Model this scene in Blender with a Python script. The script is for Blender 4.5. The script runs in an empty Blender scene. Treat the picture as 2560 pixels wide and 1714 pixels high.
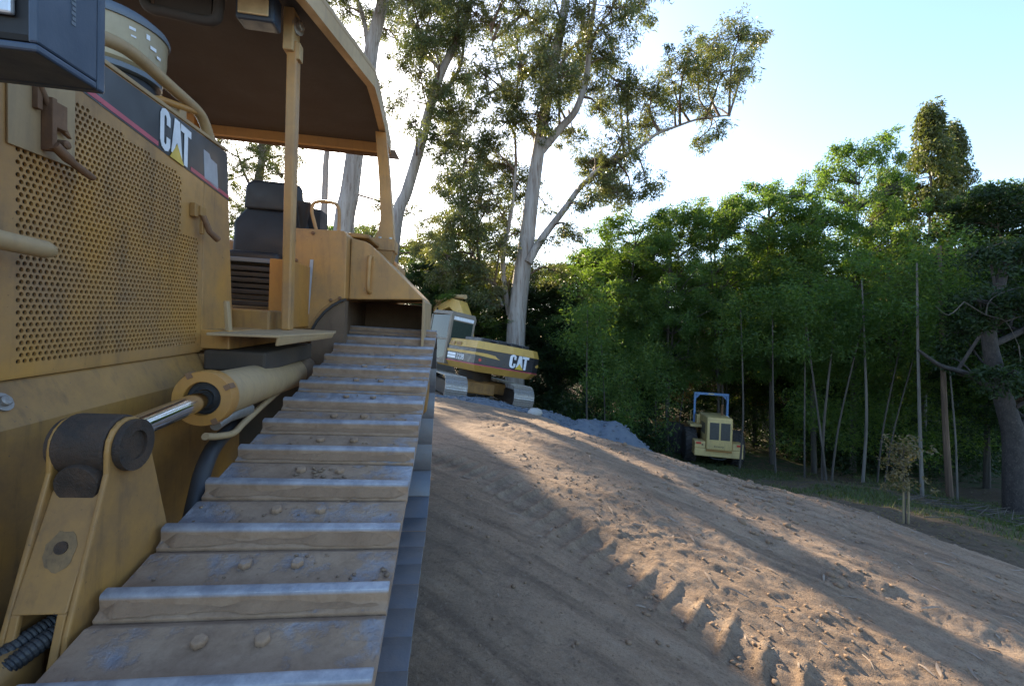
import bpy, bmesh, math, random
import numpy as np
from mathutils import Vector, Matrix, Euler

random.seed(7)
RNG = np.random.default_rng(11)
SC = bpy.context.scene
COL = SC.collection
CAMZ = 1.6

# ------------------------------------------------------------------ camera
cam_d = bpy.data.cameras.new('camera')
cam_d.sensor_width = 36.0
cam_d.lens = 15.61
cam_d.clip_start = 0.02
cam_d.clip_end = 900
cam = bpy.data.objects.new('camera', cam_d)
COL.objects.link(cam)
cam.location = (0, 0, CAMZ)
cam.rotation_euler = (math.radians(90), 0, 0)
SC.camera = cam

# ------------------------------------------------------------------ sky, sun, exposure
SUN_AZ = math.radians(-23.4)      # from +Y towards +X
SUN_EL = math.radians(23.1)
world = bpy.data.worlds.new('World')
SC.world = world
world.use_nodes = True
wn = world.node_tree
wn.nodes.clear()
wo = wn.nodes.new('ShaderNodeOutputWorld')
wb = wn.nodes.new('ShaderNodeBackground')
sky = wn.nodes.new('ShaderNodeTexSky')
sky.sky_type = 'NISHITA'
sky.sun_disc = False
sky.sun_elevation = SUN_EL
sky.sun_rotation = SUN_AZ
sky.air_density = 1.0
sky.dust_density = 1.1
sky.ozone_density = 2.5
wb.inputs['Strength'].default_value = 0.15
wn.links.new(sky.outputs[0], wb.inputs[0])
wn.links.new(wb.outputs[0], wo.inputs[0])
sun_d = bpy.data.lights.new('sun', 'SUN')
sun_d.energy = 5.0
sun_d.angle = math.radians(0.53)
sun_d.color = (1.0, 0.82, 0.58)
sun = bpy.data.objects.new('sun', sun_d)
COL.objects.link(sun)
to_sun = Vector((math.sin(SUN_AZ) * math.cos(SUN_EL), math.cos(SUN_AZ) * math.cos(SUN_EL), math.sin(SUN_EL)))
sun.rotation_euler = (-to_sun).to_track_quat('-Z', 'Y').to_euler()
sun.location = to_sun * 60
SC.view_settings.view_transform = 'Standard'
SC.view_settings.look = 'None'
SC.view_settings.exposure = 1.72
SC.view_settings.gamma = 1.0
SC.cycles.use_denoising = True
SC.cycles.max_bounces = 7
SC.cycles.diffuse_bounces = 4
SC.cycles.transmission_bounces = 6
SC.cycles.transparent_max_bounces = 8
SC.cycles.sample_clamp_indirect = 6.0


# ------------------------------------------------------------------ materials
def nodes(name):
    m = bpy.data.materials.new(name)
    m.use_nodes = True
    nt = m.node_tree
    return m, nt, nt.nodes['Principled BSDF']


def N(nt, t, **kw):
    n = nt.nodes.new(t)
    for k, v in kw.items():
        if k in n.inputs:
            n.inputs[k].default_value = v
        else:
            setattr(n, k, v)
    return n


def ramp(nt, src, lo, hi):
    r = N(nt, 'ShaderNodeMapRange')
    r.inputs['From Min'].default_value = lo
    r.inputs['From Max'].default_value = hi
    nt.links.new(src, r.inputs['Value'])
    return r.outputs['Result']


def noise(nt, co, scale, detail=5, rough=0.6):
    n = N(nt, 'ShaderNodeTexNoise')
    n.inputs['Scale'].default_value = scale
    n.inputs['Detail'].default_value = detail
    n.inputs['Roughness'].default_value = rough
    nt.links.new(co, n.inputs['Vector'])
    return n.outputs['Fac']


def mixc(nt, fac, a, b):
    m = N(nt, 'ShaderNodeMix', data_type='RGBA')
    if isinstance(fac, (int, float)):
        m.inputs['Factor'].default_value = fac
    else:
        nt.links.new(fac, m.inputs['Factor'])
    for s, v in ((6, a), (7, b)):
        if isinstance(v, tuple):
            m.inputs[s].default_value = (*v, 1)
        else:
            nt.links.new(v, m.inputs[s])
    return m.outputs[2]


def math_n(nt, op, a, b=None):
    m = N(nt, 'ShaderNodeMath', operation=op)
    for i, v in enumerate((a, b)):
        if v is None:
            continue
        if isinstance(v, (int, float)):
            m.inputs[i].default_value = v
        else:
            nt.links.new(v, m.inputs[i])
    return m.outputs[0]


def bump(nt, bsdf, h, strength=0.3, dist=0.01):
    b = N(nt, 'ShaderNodeBump')
    b.inputs['Strength'].default_value = strength
    b.inputs['Distance'].default_value = dist
    nt.links.new(h, b.inputs['Height'])
    nt.links.new(b.outputs[0], bsdf.inputs['Normal'])


def paint(name, col, dirt=(0.25, 0.17, 0.10), amount=0.5, rough=0.5, metal=0.0, scale=5.0, chips=None, bumps=0.12, spec=0.5, coords='Position'):
    m, nt, p = nodes(name)
    if coords == 'Position':
        co = N(nt, 'ShaderNodeNewGeometry').outputs['Position']
    else:
        co = N(nt, 'ShaderNodeTexCoord').outputs['Object']
    big = noise(nt, co, scale, 6, 0.62)
    fine = noise(nt, co, scale * 9, 5, 0.7)
    d = math_n(nt, 'MULTIPLY', ramp(nt, big, 0.36, 0.78), amount)
    c = mixc(nt, d, col, dirt)
    mp = N(nt, 'ShaderNodeMapping')
    mp.inputs['Scale'].default_value = (1, 1, 0.12)
    nt.links.new(co, mp.inputs['Vector'])
    stk = noise(nt, mp.outputs[0], scale * 7, 4, 0.6)
    c = mixc(nt, math_n(nt, 'MULTIPLY', ramp(nt, stk, 0.52, 0.75), 0.55 * amount), c, tuple(x * 0.55 for x in dirt))
    spk = noise(nt, co, scale * 22, 3, 0.6)
    c = mixc(nt, math_n(nt, 'MULTIPLY', ramp(nt, spk, 0.70, 0.74), 0.7 * amount), c, tuple(x * 0.30 for x in dirt))
    tint = tuple(min(1, x * 1.25) for x in col)
    c = mixc(nt, math_n(nt, 'MULTIPLY', ramp(nt, fine, 0.45, 0.8), 0.35 * amount), c, tint)
    if chips:
        ch = ramp(nt, noise(nt, co, scale * 5.5, 6, 0.8), 0.645, 0.675)
        c = mixc(nt, math_n(nt, 'MULTIPLY', ch, 0.85), c, chips)
    nt.links.new(c, p.inputs['Base Color'])
    r = N(nt, 'ShaderNodeMapRange')
    r.inputs['From Min'].default_value = 0.3
    r.inputs['From Max'].default_value = 0.75
    r.inputs['To Min'].default_value = rough - 0.08
    r.inputs['To Max'].default_value = min(1, rough + 0.3)
    nt.links.new(big, r.inputs['Value'])
    nt.links.new(r.outputs[0], p.inputs['Roughness'])
    p.inputs['Metallic'].default_value = metal
    p.inputs['Specular IOR Level'].default_value = spec
    if bumps:
        bump(nt, p, fine, bumps, 0.004)
    return m


def flat(name, col, rough=0.6, metal=0.0, spec=0.5):
    m, nt, p = nodes(name)
    co = N(nt, 'ShaderNodeNewGeometry').outputs['Position']
    n = noise(nt, co, 14, 4)
    c = mixc(nt, ramp(nt, n, 0.3, 0.75), tuple(x * 0.82 for x in col), tuple(min(1, x * 1.15) for x in col))
    nt.links.new(c, p.inputs['Base Color'])
    p.inputs['Roughness'].default_value = rough
    p.inputs['Metallic'].default_value = metal
    p.inputs['Specular IOR Level'].default_value = spec
    return m


def leafmat(name, a, b, c, trans=0.45, rough=0.5, tw=(1.25, 1.3, 0.45)):
    m, nt, p = nodes(name)
    at = N(nt, 'ShaderNodeAttribute', attribute_name='rnd')
    co = N(nt, 'ShaderNodeNewGeometry').outputs['Position']
    big = ramp(nt, noise(nt, co, 0.7, 3), 0.35, 0.65)
    col = mixc(nt, at.outputs['Fac'], a, b)
    col = mixc(nt, math_n(nt, 'MULTIPLY', big, 0.7), col, c)
    nt.links.new(col, p.inputs['Base Color'])
    p.inputs['Roughness'].default_value = rough
    p.inputs['Specular IOR Level'].default_value = 0.35
    t = N(nt, 'ShaderNodeBsdfTranslucent')
    mul = N(nt, 'ShaderNodeMix', data_type='RGBA', blend_type='MULTIPLY')
    mul.inputs['Factor'].default_value = 1
    nt.links.new(col, mul.inputs[6])
    mul.inputs[7].default_value = (*tw, 1)
    nt.links.new(mul.outputs[2], t.inputs['Color'])
    mx = N(nt, 'ShaderNodeMixShader')
    mx.inputs[0].default_value = trans
    nt.links.new(p.outputs[0], mx.inputs[1])
    nt.links.new(t.outputs[0], mx.inputs[2])
    nt.links.new(mx.outputs[0], nt.nodes['Material Output'].inputs['Surface'])
    return m


def barkmat(name, a, b, c, sx=1.2, sz=0.12):
    m, nt, p = nodes(name)
    g = N(nt, 'ShaderNodeNewGeometry').outputs['Position']
    mp = N(nt, 'ShaderNodeMapping')
    mp.inputs['Scale'].default_value = (sx, sx, sz)
    nt.links.new(g, mp.inputs['Vector'])
    n1 = noise(nt, mp.outputs[0], 3.0, 6, 0.65)
    n2 = noise(nt, mp.outputs[0], 11.0, 4, 0.6)
    col = mixc(nt, ramp(nt, n1, 0.38, 0.62), a, b)
    col = mixc(nt, ramp(nt, n2, 0.52, 0.72), col, c)
    nt.links.new(col, p.inputs['Base Color'])
    p.inputs['Roughness'].default_value = 0.85
    bump(nt, p, n2, 0.4, 0.03)
    return m


YEL = (0.44, 0.225, 0.060)
M = {}
M['yellow'] = paint('dusty_yellow_paint', YEL, (0.23, 0.145, 0.082), 0.95, 0.40, scale=3.2, chips=(0.16, 0.10, 0.055))
M['yellow_worn'] = paint('worn_yellow_paint', (0.35, 0.178, 0.042), (0.14, 0.086, 0.050), 0.9, 0.5, scale=4.5, chips=(0.09, 0.06, 0.045))
M['yellow_pale'] = paint('faded_yellow_paint', (0.44, 0.29, 0.125), (0.33, 0.24, 0.15), 0.7, 0.5, scale=4)
M['yellow_tan'] = paint('dusty_tan_paint', (0.38, 0.255, 0.125), (0.28, 0.20, 0.13), 0.6, 0.55, scale=5)
M['yellow_bright'] = paint('clean_yellow_paint', (0.56, 0.34, 0.075), (0.36, 0.22, 0.09), 0.5, 0.45, scale=1.6)
M['orange'] = paint('orange_yellow_paint', (0.40, 0.185, 0.035), (0.26, 0.14, 0.06), 0.5, 0.45, scale=6)
M['rust'] = paint('rusty_brown_paint', (0.20, 0.10, 0.045), (0.10, 0.06, 0.04), 0.7, 0.65, scale=14, bumps=0.3)
M['grease'] = paint('black_grease', (0.014, 0.011, 0.009), (0.11, 0.062, 0.035), 0.8, 0.6, scale=16, bumps=1.0)
M['stain'] = paint('grease_stain', (0.21, 0.125, 0.05), (0.09, 0.06, 0.036), 0.95, 0.5, scale=30)
M['black'] = paint('black_rubber', (0.02, 0.021, 0.024), (0.08, 0.07, 0.06), 0.35, 0.5, scale=8)
M['seat'] = paint('black_vinyl', (0.012, 0.013, 0.016), (0.035, 0.033, 0.032), 0.4, 0.5, scale=10)
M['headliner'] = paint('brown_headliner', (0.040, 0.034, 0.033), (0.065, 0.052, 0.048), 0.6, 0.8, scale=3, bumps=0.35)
M['dark_under'] = paint('dark_grimy_steel', (0.035, 0.028, 0.022), (0.11, 0.075, 0.05), 0.6, 0.75, scale=6, bumps=0.4)
M['fender_in'] = paint('muddy_brown_steel', (0.16, 0.105, 0.065), (0.085, 0.06, 0.045), 0.7, 0.8, scale=5, bumps=0.4)
M['chrome'] = flat('chromed_rod', (0.72, 0.74, 0.76), 0.12, 1.0)
M['steel'] = paint('bare_steel', (0.34, 0.33, 0.32), (0.22, 0.16, 0.11), 0.5, 0.4, 0.7, scale=20)
M['strip'] = paint('black_decal', (0.022, 0.023, 0.028), (0.055, 0.052, 0.055), 0.45, 0.3, scale=5, bumps=0.0)
M['red'] = flat('red_stripe', (0.45, 0.07, 0.10), 0.4)
M['white'] = flat('white_lettering', (0.72, 0.74, 0.78), 0.4)
M['logo_yellow'] = flat('yellow_triangle', (0.62, 0.42, 0.06), 0.4)
M['greydecal'] = flat('grey_notice', (0.36, 0.37, 0.40), 0.5)
M['lamp_blue'] = paint('dark_blue_plastic', (0.032, 0.050, 0.085), (0.055, 0.075, 0.11), 0.5, 0.38, scale=9)
M['lamp_black'] = paint('black_plastic', (0.012, 0.012, 0.013), (0.03, 0.03, 0.03), 0.4, 0.6, scale=9)
M['lens'] = flat('lamp_glass', (0.62, 0.64, 0.66), 0.18, 0.3)
M['lens_warm'] = flat('amber_lamp_glass', (0.60, 0.48, 0.30), 0.25, 0.2)
M['lid'] = paint('grey_blue_lid', (0.11, 0.14, 0.18), (0.2, 0.2, 0.2), 0.4, 0.45, scale=8)
M['bowl'] = paint('clear_tan_bowl', (0.36, 0.30, 0.19), (0.25, 0.20, 0.13), 0.6, 0.3, scale=6)
M['blue'] = paint('blue_paint', (0.10, 0.22, 0.46), (0.2, 0.25, 0.33), 0.5, 0.45, scale=5)
M['cream'] = paint('cream_paint', (0.66, 0.47, 0.18), (0.36, 0.26, 0.15), 0.6, 0.5, scale=3.5)
M['tyre'] = paint('tyre_rubber', (0.035, 0.034, 0.036), (0.13, 0.10, 0.08), 0.6, 0.85, scale=5, bumps=0.3)
M['redlamp'] = flat('red_lamp', (0.55, 0.05, 0.03), 0.3)
M['glass'] = flat('cab_glass', (0.035, 0.05, 0.042), 0.12, 0.0, 0.25)
M['cabgrey'] = paint('cab_beige_paint', (0.21, 0.175, 0.135), (0.16, 0.12, 0.085), 0.5, 0.55, scale=4)
M['grillemesh'] = flat('dark_grille_mesh', (0.10, 0.095, 0.085), 0.6, 0.3)
M['house'] = paint('orange_stucco', (0.60, 0.30, 0.10), (0.45, 0.25, 0.12), 0.5, 0.9, scale=1.0)
M['rooftile'] = paint('terracotta_tile', (0.33, 0.12, 0.08), (0.2, 0.1, 0.08), 0.5, 0.9, scale=3)
M['gravel'] = paint('blue_grey_gravel', (0.095, 0.115, 0.145), (0.17, 0.185, 0.20), 0.8, 0.9, scale=9, bumps=0.9)
M['concrete'] = paint('pale_rock', (0.40, 0.38, 0.35), (0.3, 0.27, 0.23), 0.6, 0.9, scale=6, bumps=0.5)
M['wood'] = paint('stake_wood', (0.28, 0.22, 0.12), (0.2, 0.15, 0.1), 0.6, 0.85, scale=7)


def shoe_material():
    m, nt, p = nodes('worn_steel_with_clay')
    g = N(nt, 'ShaderNodeNewGeometry')
    co = g.outputs['Position']
    tc = N(nt, 'ShaderNodeTexCoord').outputs['Object']
    sep = N(nt, 'ShaderNodeSeparateXYZ')
    nt.links.new(tc, sep.inputs[0])
    n1 = noise(nt, co, 3.6, 7, 0.68)
    n2 = noise(nt, co, 17, 6, 0.7)
    n3 = noise(nt, co, 60, 4, 0.7)
    # polished band on the tip of the grouser, clay lies elsewhere
    tip = ramp(nt, sep.outputs['Z'], 0.024, 0.032)
    s = math_n(nt, 'ADD', math_n(nt, 'MULTIPLY', n1, 0.75), math_n(nt, 'MULTIPLY', n2, 0.3))
    # riser side of the shoe carries packed clay
    sepn = N(nt, 'ShaderNodeSeparateXYZ')
    vt = N(nt, 'ShaderNodeVectorTransform', vector_type='NORMAL', convert_from='WORLD', convert_to='OBJECT')
    nt.links.new(g.outputs['Normal'], vt.inputs[0])
    nt.links.new(vt.outputs[0], sepn.inputs[0])
    riser = math_n(nt, 'MULTIPLY', math_n(nt, 'ABSOLUTE', sepn.outputs['Y']), 0.17)
    edge = math_n(nt, 'MULTIPLY', ramp(nt, math_n(nt, 'ABSOLUTE', sep.outputs['X']), 0.16, 0.32), -0.075)
    s = math_n(nt, 'ADD', s, math_n(nt, 'ADD', riser, edge))
    sw = N(nt, 'ShaderNodeSeparateXYZ')
    nt.links.new(co, sw.inputs[0])
    s = math_n(nt, 'ADD', s, math_n(nt, 'MULTIPLY', ramp(nt, sw.outputs['Y'], 2.1, 0.8), 0.115))
    clay = ramp(nt, s, 0.445, 0.59)
    clay = math_n(nt, 'MULTIPLY', clay, math_n(nt, 'SUBTRACT', 1.0, math_n(nt, 'MULTIPLY', tip, 0.8)))
    steel = mixc(nt, ramp(nt, n2, 0.4, 0.65), (0.24, 0.26, 0.30), (0.40, 0.42, 0.46))
    mud = mixc(nt, ramp(nt, n2, 0.3, 0.7), (0.20, 0.122, 0.074), (0.32, 0.215, 0.14))
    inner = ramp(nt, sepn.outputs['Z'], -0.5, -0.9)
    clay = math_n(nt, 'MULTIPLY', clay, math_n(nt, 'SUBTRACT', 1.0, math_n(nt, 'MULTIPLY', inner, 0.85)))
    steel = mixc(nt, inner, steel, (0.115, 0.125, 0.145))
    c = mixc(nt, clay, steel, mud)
    nt.links.new(c, p.inputs['Base Color'])
    nt.links.new(math_n(nt, 'MULTIPLY', math_n(nt, 'SUBTRACT', 1.0, clay), 0.55), p.inputs['Metallic'])
    nt.links.new(math_n(nt, 'ADD', math_n(nt, 'MULTIPLY', clay, 0.45), 0.42), p.inputs['Roughness'])
    h = math_n(nt, 'ADD', math_n(nt, 'MULTIPLY', clay, math_n(nt, 'ADD', n2, 0.6)), math_n(nt, 'MULTIPLY', n3, 0.25))
    bump(nt, p, h, 0.7, 0.008)
    return m


M['shoe'] = shoe_material()


def ground_material():
    m, nt, p = nodes('dry_clay_soil')
    co = N(nt, 'ShaderNodeNewGeometry').outputs['Position']
    a = noise(nt, co, 0.55, 6, 0.6)
    b = noise(nt, co, 4.0, 8, 0.7)
    c_ = noise(nt, co, 38.0, 6, 0.75)
    d_ = noise(nt, co, 150.0, 3, 0.7)
    rot = N(nt, 'ShaderNodeMapping')
    rot.inputs['Rotation'].default_value = (0, 0, 0.676)
    nt.links.new(co, rot.inputs['Vector'])
    st2 = N(nt, 'ShaderNodeMapping')
    st2.inputs['Scale'].default_value = (0.5, 5.0, 1.0)
    nt.links.new(rot.outputs[0], st2.inputs['Vector'])
    e_ = noise(nt, st2.outputs[0], 1.6, 6, 0.65)
    col = mixc(nt, ramp(nt, a, 0.35, 0.68), (0.255, 0.177, 0.118), (0.345, 0.250, 0.174))
    col = mixc(nt, math_n(nt, 'MULTIPLY', ramp(nt, e_, 0.50, 0.66), 0.75), col, (0.135, 0.095, 0.068))
    col = mixc(nt, math_n(nt, 'MULTIPLY', ramp(nt, e_, 0.46, 0.34), 0.5), col, (0.36, 0.275, 0.20))
    col = mixc(nt, math_n(nt, 'MULTIPLY', ramp(nt, b, 0.47, 0.70), 0.75), col, (0.16, 0.117, 0.088))
    col = mixc(nt, math_n(nt, 'MULTIPLY', ramp(nt, c_, 0.54, 0.70), 0.55), col, (0.36, 0.285, 0.215))
    col = mixc(nt, math_n(nt, 'MULTIPLY', ramp(nt, c_, 0.46, 0.32), 0.65), col, (0.085, 0.062, 0.047))
    col = mixc(nt, math_n(nt, 'MULTIPLY', ramp(nt, d_, 0.55, 0.68), 0.45), col, (0.07, 0.052, 0.04))
    col = mixc(nt, math_n(nt, 'MULTIPLY', ramp(nt, d_, 0.43, 0.32), 0.40), col, (0.34, 0.27, 0.21))
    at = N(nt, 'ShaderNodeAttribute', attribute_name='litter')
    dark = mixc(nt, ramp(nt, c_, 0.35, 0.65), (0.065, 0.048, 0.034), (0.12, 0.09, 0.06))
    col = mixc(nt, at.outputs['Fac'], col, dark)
    at2 = N(nt, 'ShaderNodeAttribute', attribute_name='grass')
    gr = math_n(nt, 'MULTIPLY', at2.outputs['Fac'], ramp(nt, b, 0.42, 0.58))
    col = mixc(nt, gr, col, (0.055, 0.085, 0.03))
    nt.links.new(col, p.inputs['Base Color'])
    p.inputs['Roughness'].default_value = 0.95
    p.inputs['Specular IOR Level'].default_value = 0.15
    h = math_n(nt, 'ADD', math_n(nt, 'MULTIPLY', b, 0.5), math_n(nt, 'ADD', math_n(nt, 'MULTIPLY', c_, 0.6), math_n(nt, 'MULTIPLY', d_, 0.16)))
    bump(nt, p, h, 1.0, 0.035)
    return m


M['ground'] = ground_material()
M['clod'] = paint('soil_clods', (0.24, 0.165, 0.11), (0.15, 0.105, 0.072), 0.7, 0.95, scale=6, bumps=0.6, spec=0.2)
M['mudcake'] = paint('packed_clay', (0.215, 0.135, 0.085), (0.30, 0.20, 0.13), 0.8, 0.95, scale=11, bumps=0.9, spec=0.15)
M['barklitter'] = paint('dry_bark_strips', (0.27, 0.21, 0.16), (0.15, 0.105, 0.075), 0.8, 0.8, scale=7)
M['euc_leaf'] = leafmat('eucalyptus_leaf', (0.065, 0.10, 0.052), (0.13, 0.15, 0.07), (0.17, 0.15, 0.075), 0.48, 0.36)
M['aca_leaf'] = leafmat('acacia_leaf', (0.050, 0.10, 0.036), (0.15, 0.205, 0.055), (0.070, 0.14, 0.045), 0.60, tw=(1.75, 1.7, 0.5))
M['dark_leaf'] = leafmat('dark_leaf', (0.017, 0.036, 0.014), (0.040, 0.068, 0.022), (0.028, 0.052, 0.018), 0.45)  # dark evergreen, darkened further to stand in for shade inside the thicket
M['tip_leaf'] = leafmat('pale_tip_leaf', (0.06, 0.095, 0.04), (0.15, 0.155, 0.06), (0.12, 0.125, 0.055), 0.5)
M['dry_leaf'] = leafmat('dry_sapling_leaf', (0.12, 0.10, 0.05), (0.2, 0.15, 0.08), (0.15, 0.12, 0.07), 0.4)
M['grassblade'] = leafmat('grass_blade', (0.04, 0.075, 0.02), (0.085, 0.12, 0.035), (0.10, 0.10, 0.04), 0.4)
M['euc_bark'] = barkmat('smooth_eucalyptus_bark', (0.40, 0.35, 0.31), (0.25, 0.21, 0.18), (0.15, 0.095, 0.065))
M['brown_bark'] = barkmat('brown_bark', (0.16, 0.10, 0.065), (0.10, 0.065, 0.045), (0.22, 0.15, 0.1))
M['grey_bark'] = barkmat('grey_bark', (0.085, 0.07, 0.055), (0.05, 0.042, 0.034), (0.12, 0.10, 0.085))
M['pale_bark'] = barkmat('pale_bark', (0.19, 0.17, 0.145), (0.12, 0.105, 0.09), (0.08, 0.07, 0.055))
M['black_bark'] = barkmat('blackish_knobbly_bark', (0.05, 0.04, 0.036), (0.028, 0.023, 0.02), (0.085, 0.068, 0.06), 3, 2)


# ------------------------------------------------------------------ object helpers
def tag(o, label=None, cat=None, group=None, kind=None):
    if label:
        o['label'] = label
    if cat:
        o['category'] = cat
    if group:
        o['group'] = group
    if kind:
        o['kind'] = kind
    return o


def empty(name, loc=(0, 0, 0), rot=None, label=None, cat=None, group=None):
    o = bpy.data.objects.new(name, None)
    o.empty_display_size = 0.2
    COL.objects.link(o)
    o.location = loc
    if rot is not None:
        if isinstance(rot, Matrix):
            o.rotation_euler = rot.to_euler()
        else:
            o.rotation_euler = rot
    return tag(o, label, cat, group)


class MB:
    """collects shapes into one mesh"""

    def __init__(self, off=(0, 0, 0)):
        self.v, self.f, self.off = [], [], Vector(off)

    def add(self, vs, fs):
        k = len(self.v)
        self.v += [tuple(Vector(p) - self.off) for p in vs]
        self.f += [tuple(i + k for i in f) for f in fs]
        return self

    def box(self, x0, x1, y0, y1, z0, z1):
        x0, x1 = min(x0, x1), max(x0, x1)
        y0, y1 = min(y0, y1), max(y0, y1)
        z0, z1 = min(z0, z1), max(z0, z1)
        v = [(x0, y0, z0), (x1, y0, z0), (x1, y1, z0), (x0, y1, z0), (x0, y0, z1), (x1, y0, z1), (x1, y1, z1), (x0, y1, z1)]
        return self.add(v, [(3, 2, 1, 0), (4, 5, 6, 7), (0, 1, 5, 4), (1, 2, 6, 5), (2, 3, 7, 6), (3, 0, 4, 7)])

    def hexa(self, v):
        return self.add(v, [(3, 2, 1, 0), (4, 5, 6, 7), (0, 1, 5, 4), (1, 2, 6, 5), (2, 3, 7, 6), (3, 0, 4, 7)])

    def prism(self, poly, ext):
        e = Vector(ext)
        n = len(poly)
        a = [Vector(p) for p in poly]
        nrm = Vector((0, 0, 0))
        for i in range(n):
            nrm += (a[i] - a[0]).cross(a[(i + 1) % n] - a[0])
        if nrm.dot(e) < 0:
            a.reverse()
        b = [p + e for p in a]
        fs = [tuple(reversed(range(n))), tuple(range(n, 2 * n))]
        fs += [(i, (i + 1) % n, n + (i + 1) % n, n + i) for i in range(n)]
        return self.add(a + b, fs)

    def tube(self, pts, r, n=12, caps=True):
        pts = [Vector(p) for p in pts]
        rs = r if isinstance(r, (list, tuple)) else [r] * len(pts)
        vs, fs = [], []
        up = Vector((0, 0, 1))
        t0 = (pts[1] - pts[0]).normalized()
        if abs(t0.dot(up)) > 0.95:
            up = Vector((0, 1, 0))
        s = t0.cross(up).normalized()
        for i, p in enumerate(pts):
            a = pts[max(0, i - 1)]
            b = pts[min(len(pts) - 1, i + 1)]
            t = (b - a).normalized()
            s = (s - t * s.dot(t)).normalized()
            u = s.cross(t)
            for k in range(n):
                an = 2 * math.pi * k / n
                vs.append(p + (s * math.cos(an) + u * math.sin(an)) * rs[i])
        for i in range(len(pts) - 1):
            for k in range(n):
                k2 = (k + 1) % n
                fs.append((i * n + k, i * n + k2, (i + 1) * n + k2, (i + 1) * n + k))
        if caps:
            fs.append(tuple(reversed(range(n))))
            fs.append(tuple((len(pts) - 1) * n + k for k in range(n)))
        return self.add(vs, fs)

    def lathe(self, prof, c, axis=(0, 0, 1), n=24, caps=True):
        """prof: list of (radius, height) along axis"""
        ax = Vector(axis).normalized()
        h = Vector((1, 0, 0)) if abs(ax.x) < 0.9 else Vector((0, 1, 0))
        s = ax.cross(h).normalized()
        u = ax.cross(s)
        c = Vector(c)
        vs, fs = [], []
        for r, z in prof:
            for k in range(n):
                an = 2 * math.pi * k / n
                vs.append(c + ax * z + (s * math.cos(an) + u * math.sin(an)) * max(r, 1e-4))
        for i in range(len(prof) - 1):
            for k in range(n):
                k2 = (k + 1) % n
                fs.append((i * n + k, i * n + k2, (i + 1) * n + k2, (i + 1) * n + k))
        if caps:
            fs.append(tuple(reversed(range(n))))
            fs.append(tuple((len(prof) - 1) * n + k for k in range(n)))
        return self.add(vs, fs)

    def mesh(self, name, mat, bevel=0.0, smooth=False, seg=2):
        me = bpy.data.meshes.new(name)
        me.from_pydata(self.v, [], self.f)
        bm = bmesh.new()
        bm.from_mesh(me)
        bmesh.ops.recalc_face_normals(bm, faces=bm.faces)
        if bevel > 0:
            ed = [e for e in bm.edges if len(e.link_faces) == 2 and e.calc_face_angle(0) > 0.5]
            bmesh.ops.bevel(bm, geom=ed, offset=bevel, segments=seg, profile=0.5, affect='EDGES', clamp_overlap=True)
        bm.to_mesh(me)
        bm.free()
        if smooth:
            me.polygons.foreach_set('use_smooth', [True] * len(me.polygons))
            try:
                me.set_sharp_from_angle(angle=math.radians(38))
            except Exception:
                pass
        me.materials.append(M[mat] if isinstance(mat, str) else mat)
        return me

    def build(self, name, mat, parent=None, bevel=0.0, smooth=False, seg=2):
        me = self.mesh(name, mat, bevel, smooth, seg)
        o = bpy.data.objects.new(name, me)
        COL.objects.link(o)
        if parent:
            o.parent = parent
        return o


def link(name, me, parent=None):
    o = bpy.data.objects.new(name, me)
    COL.objects.link(o)
    if parent:
        o.parent = parent
    return o


def smooth_path(pts, k=4):
    """Catmull-Rom through the points"""
    P = [Vector(p) for p in pts]
    out = []
    for i in range(len(P) - 1):
        a, b, c, d = P[max(0, i - 1)], P[i], P[i + 1], P[min(len(P) - 1, i + 2)]
        for j in range(k):
            t = j / k
            out.append(0.5 * ((2 * b) + (c - a) * t + (2 * a - 5 * b + 4 * c - d) * t * t + (3 * b - a - 3 * c + d) * t ** 3))
    out.append(P[-1])
    return out


# ------------------------------------------------------------------ noise (numpy)
def vnoise(x, y, seed=0):
    xi = np.floor(x).astype(np.int64)
    yi = np.floor(y).astype(np.int64)
    xf = x - xi
    yf = y - yi
    xf = xf * xf * (3 - 2 * xf)
    yf = yf * yf * (3 - 2 * yf)

    def h(a, b):
        n = (a * 374761393 + b * 668265263 + seed * 1442695041) & 0x7fffffff
        n = ((n ^ (n >> 13)) * 1274126177) & 0x7fffffff
        return ((n ^ (n >> 16)) & 0xffff) / 65535.0
    return (h(xi, yi) * (1 - xf) + h(xi + 1, yi) * xf) * (1 - yf) + (h(xi, yi + 1) * (1 - xf) + h(xi + 1, yi + 1) * xf) * yf - 0.5


def fbm(x, y, oct=4, seed=0, gain=0.5):
    s, a = 0, 1.0
    for i in range(oct):
        s = s + vnoise(x * 2 ** i, y * 2 ** i, seed + i) * a
        a *= gain
    return s


def sst(a, b, x):
    t = np.clip((x - a) / (b - a), 0, 1)
    return t * t * (3 - 2 * t)


# ------------------------------------------------------------------ ground
_yt = np.arange(-200, 420, 0.1)
_bt = np.interp(_yt, [-200, -8, 0, 2, 4, 5.5, 7, 8.5, 10.5, 14, 15.5, 20, 26, 40, 400], [-2.6, -1.9, -1.60, -1.50, -1.38, -1.33, -1.34, -1.42, -1.66, -2.06, -2.2, -2.7, -2.8, -2.0, 6])
_k = np.exp(-np.linspace(-2.5, 2.5, 15) ** 2)
_k /= _k.sum()
_bt = np.convolve(np.pad(_bt, 7, 'edge'), _k, 'valid')
EDGE = np.array([(40, -24), (9.0, 0.8), (5.35, 4.65), (4.3, 6.1), (2.9, 7.0), (1.35, 8.4), (1.0, 11), (1.1, 16), (-1, 22), (-10, 27), (-60, 34)], float)


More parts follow.
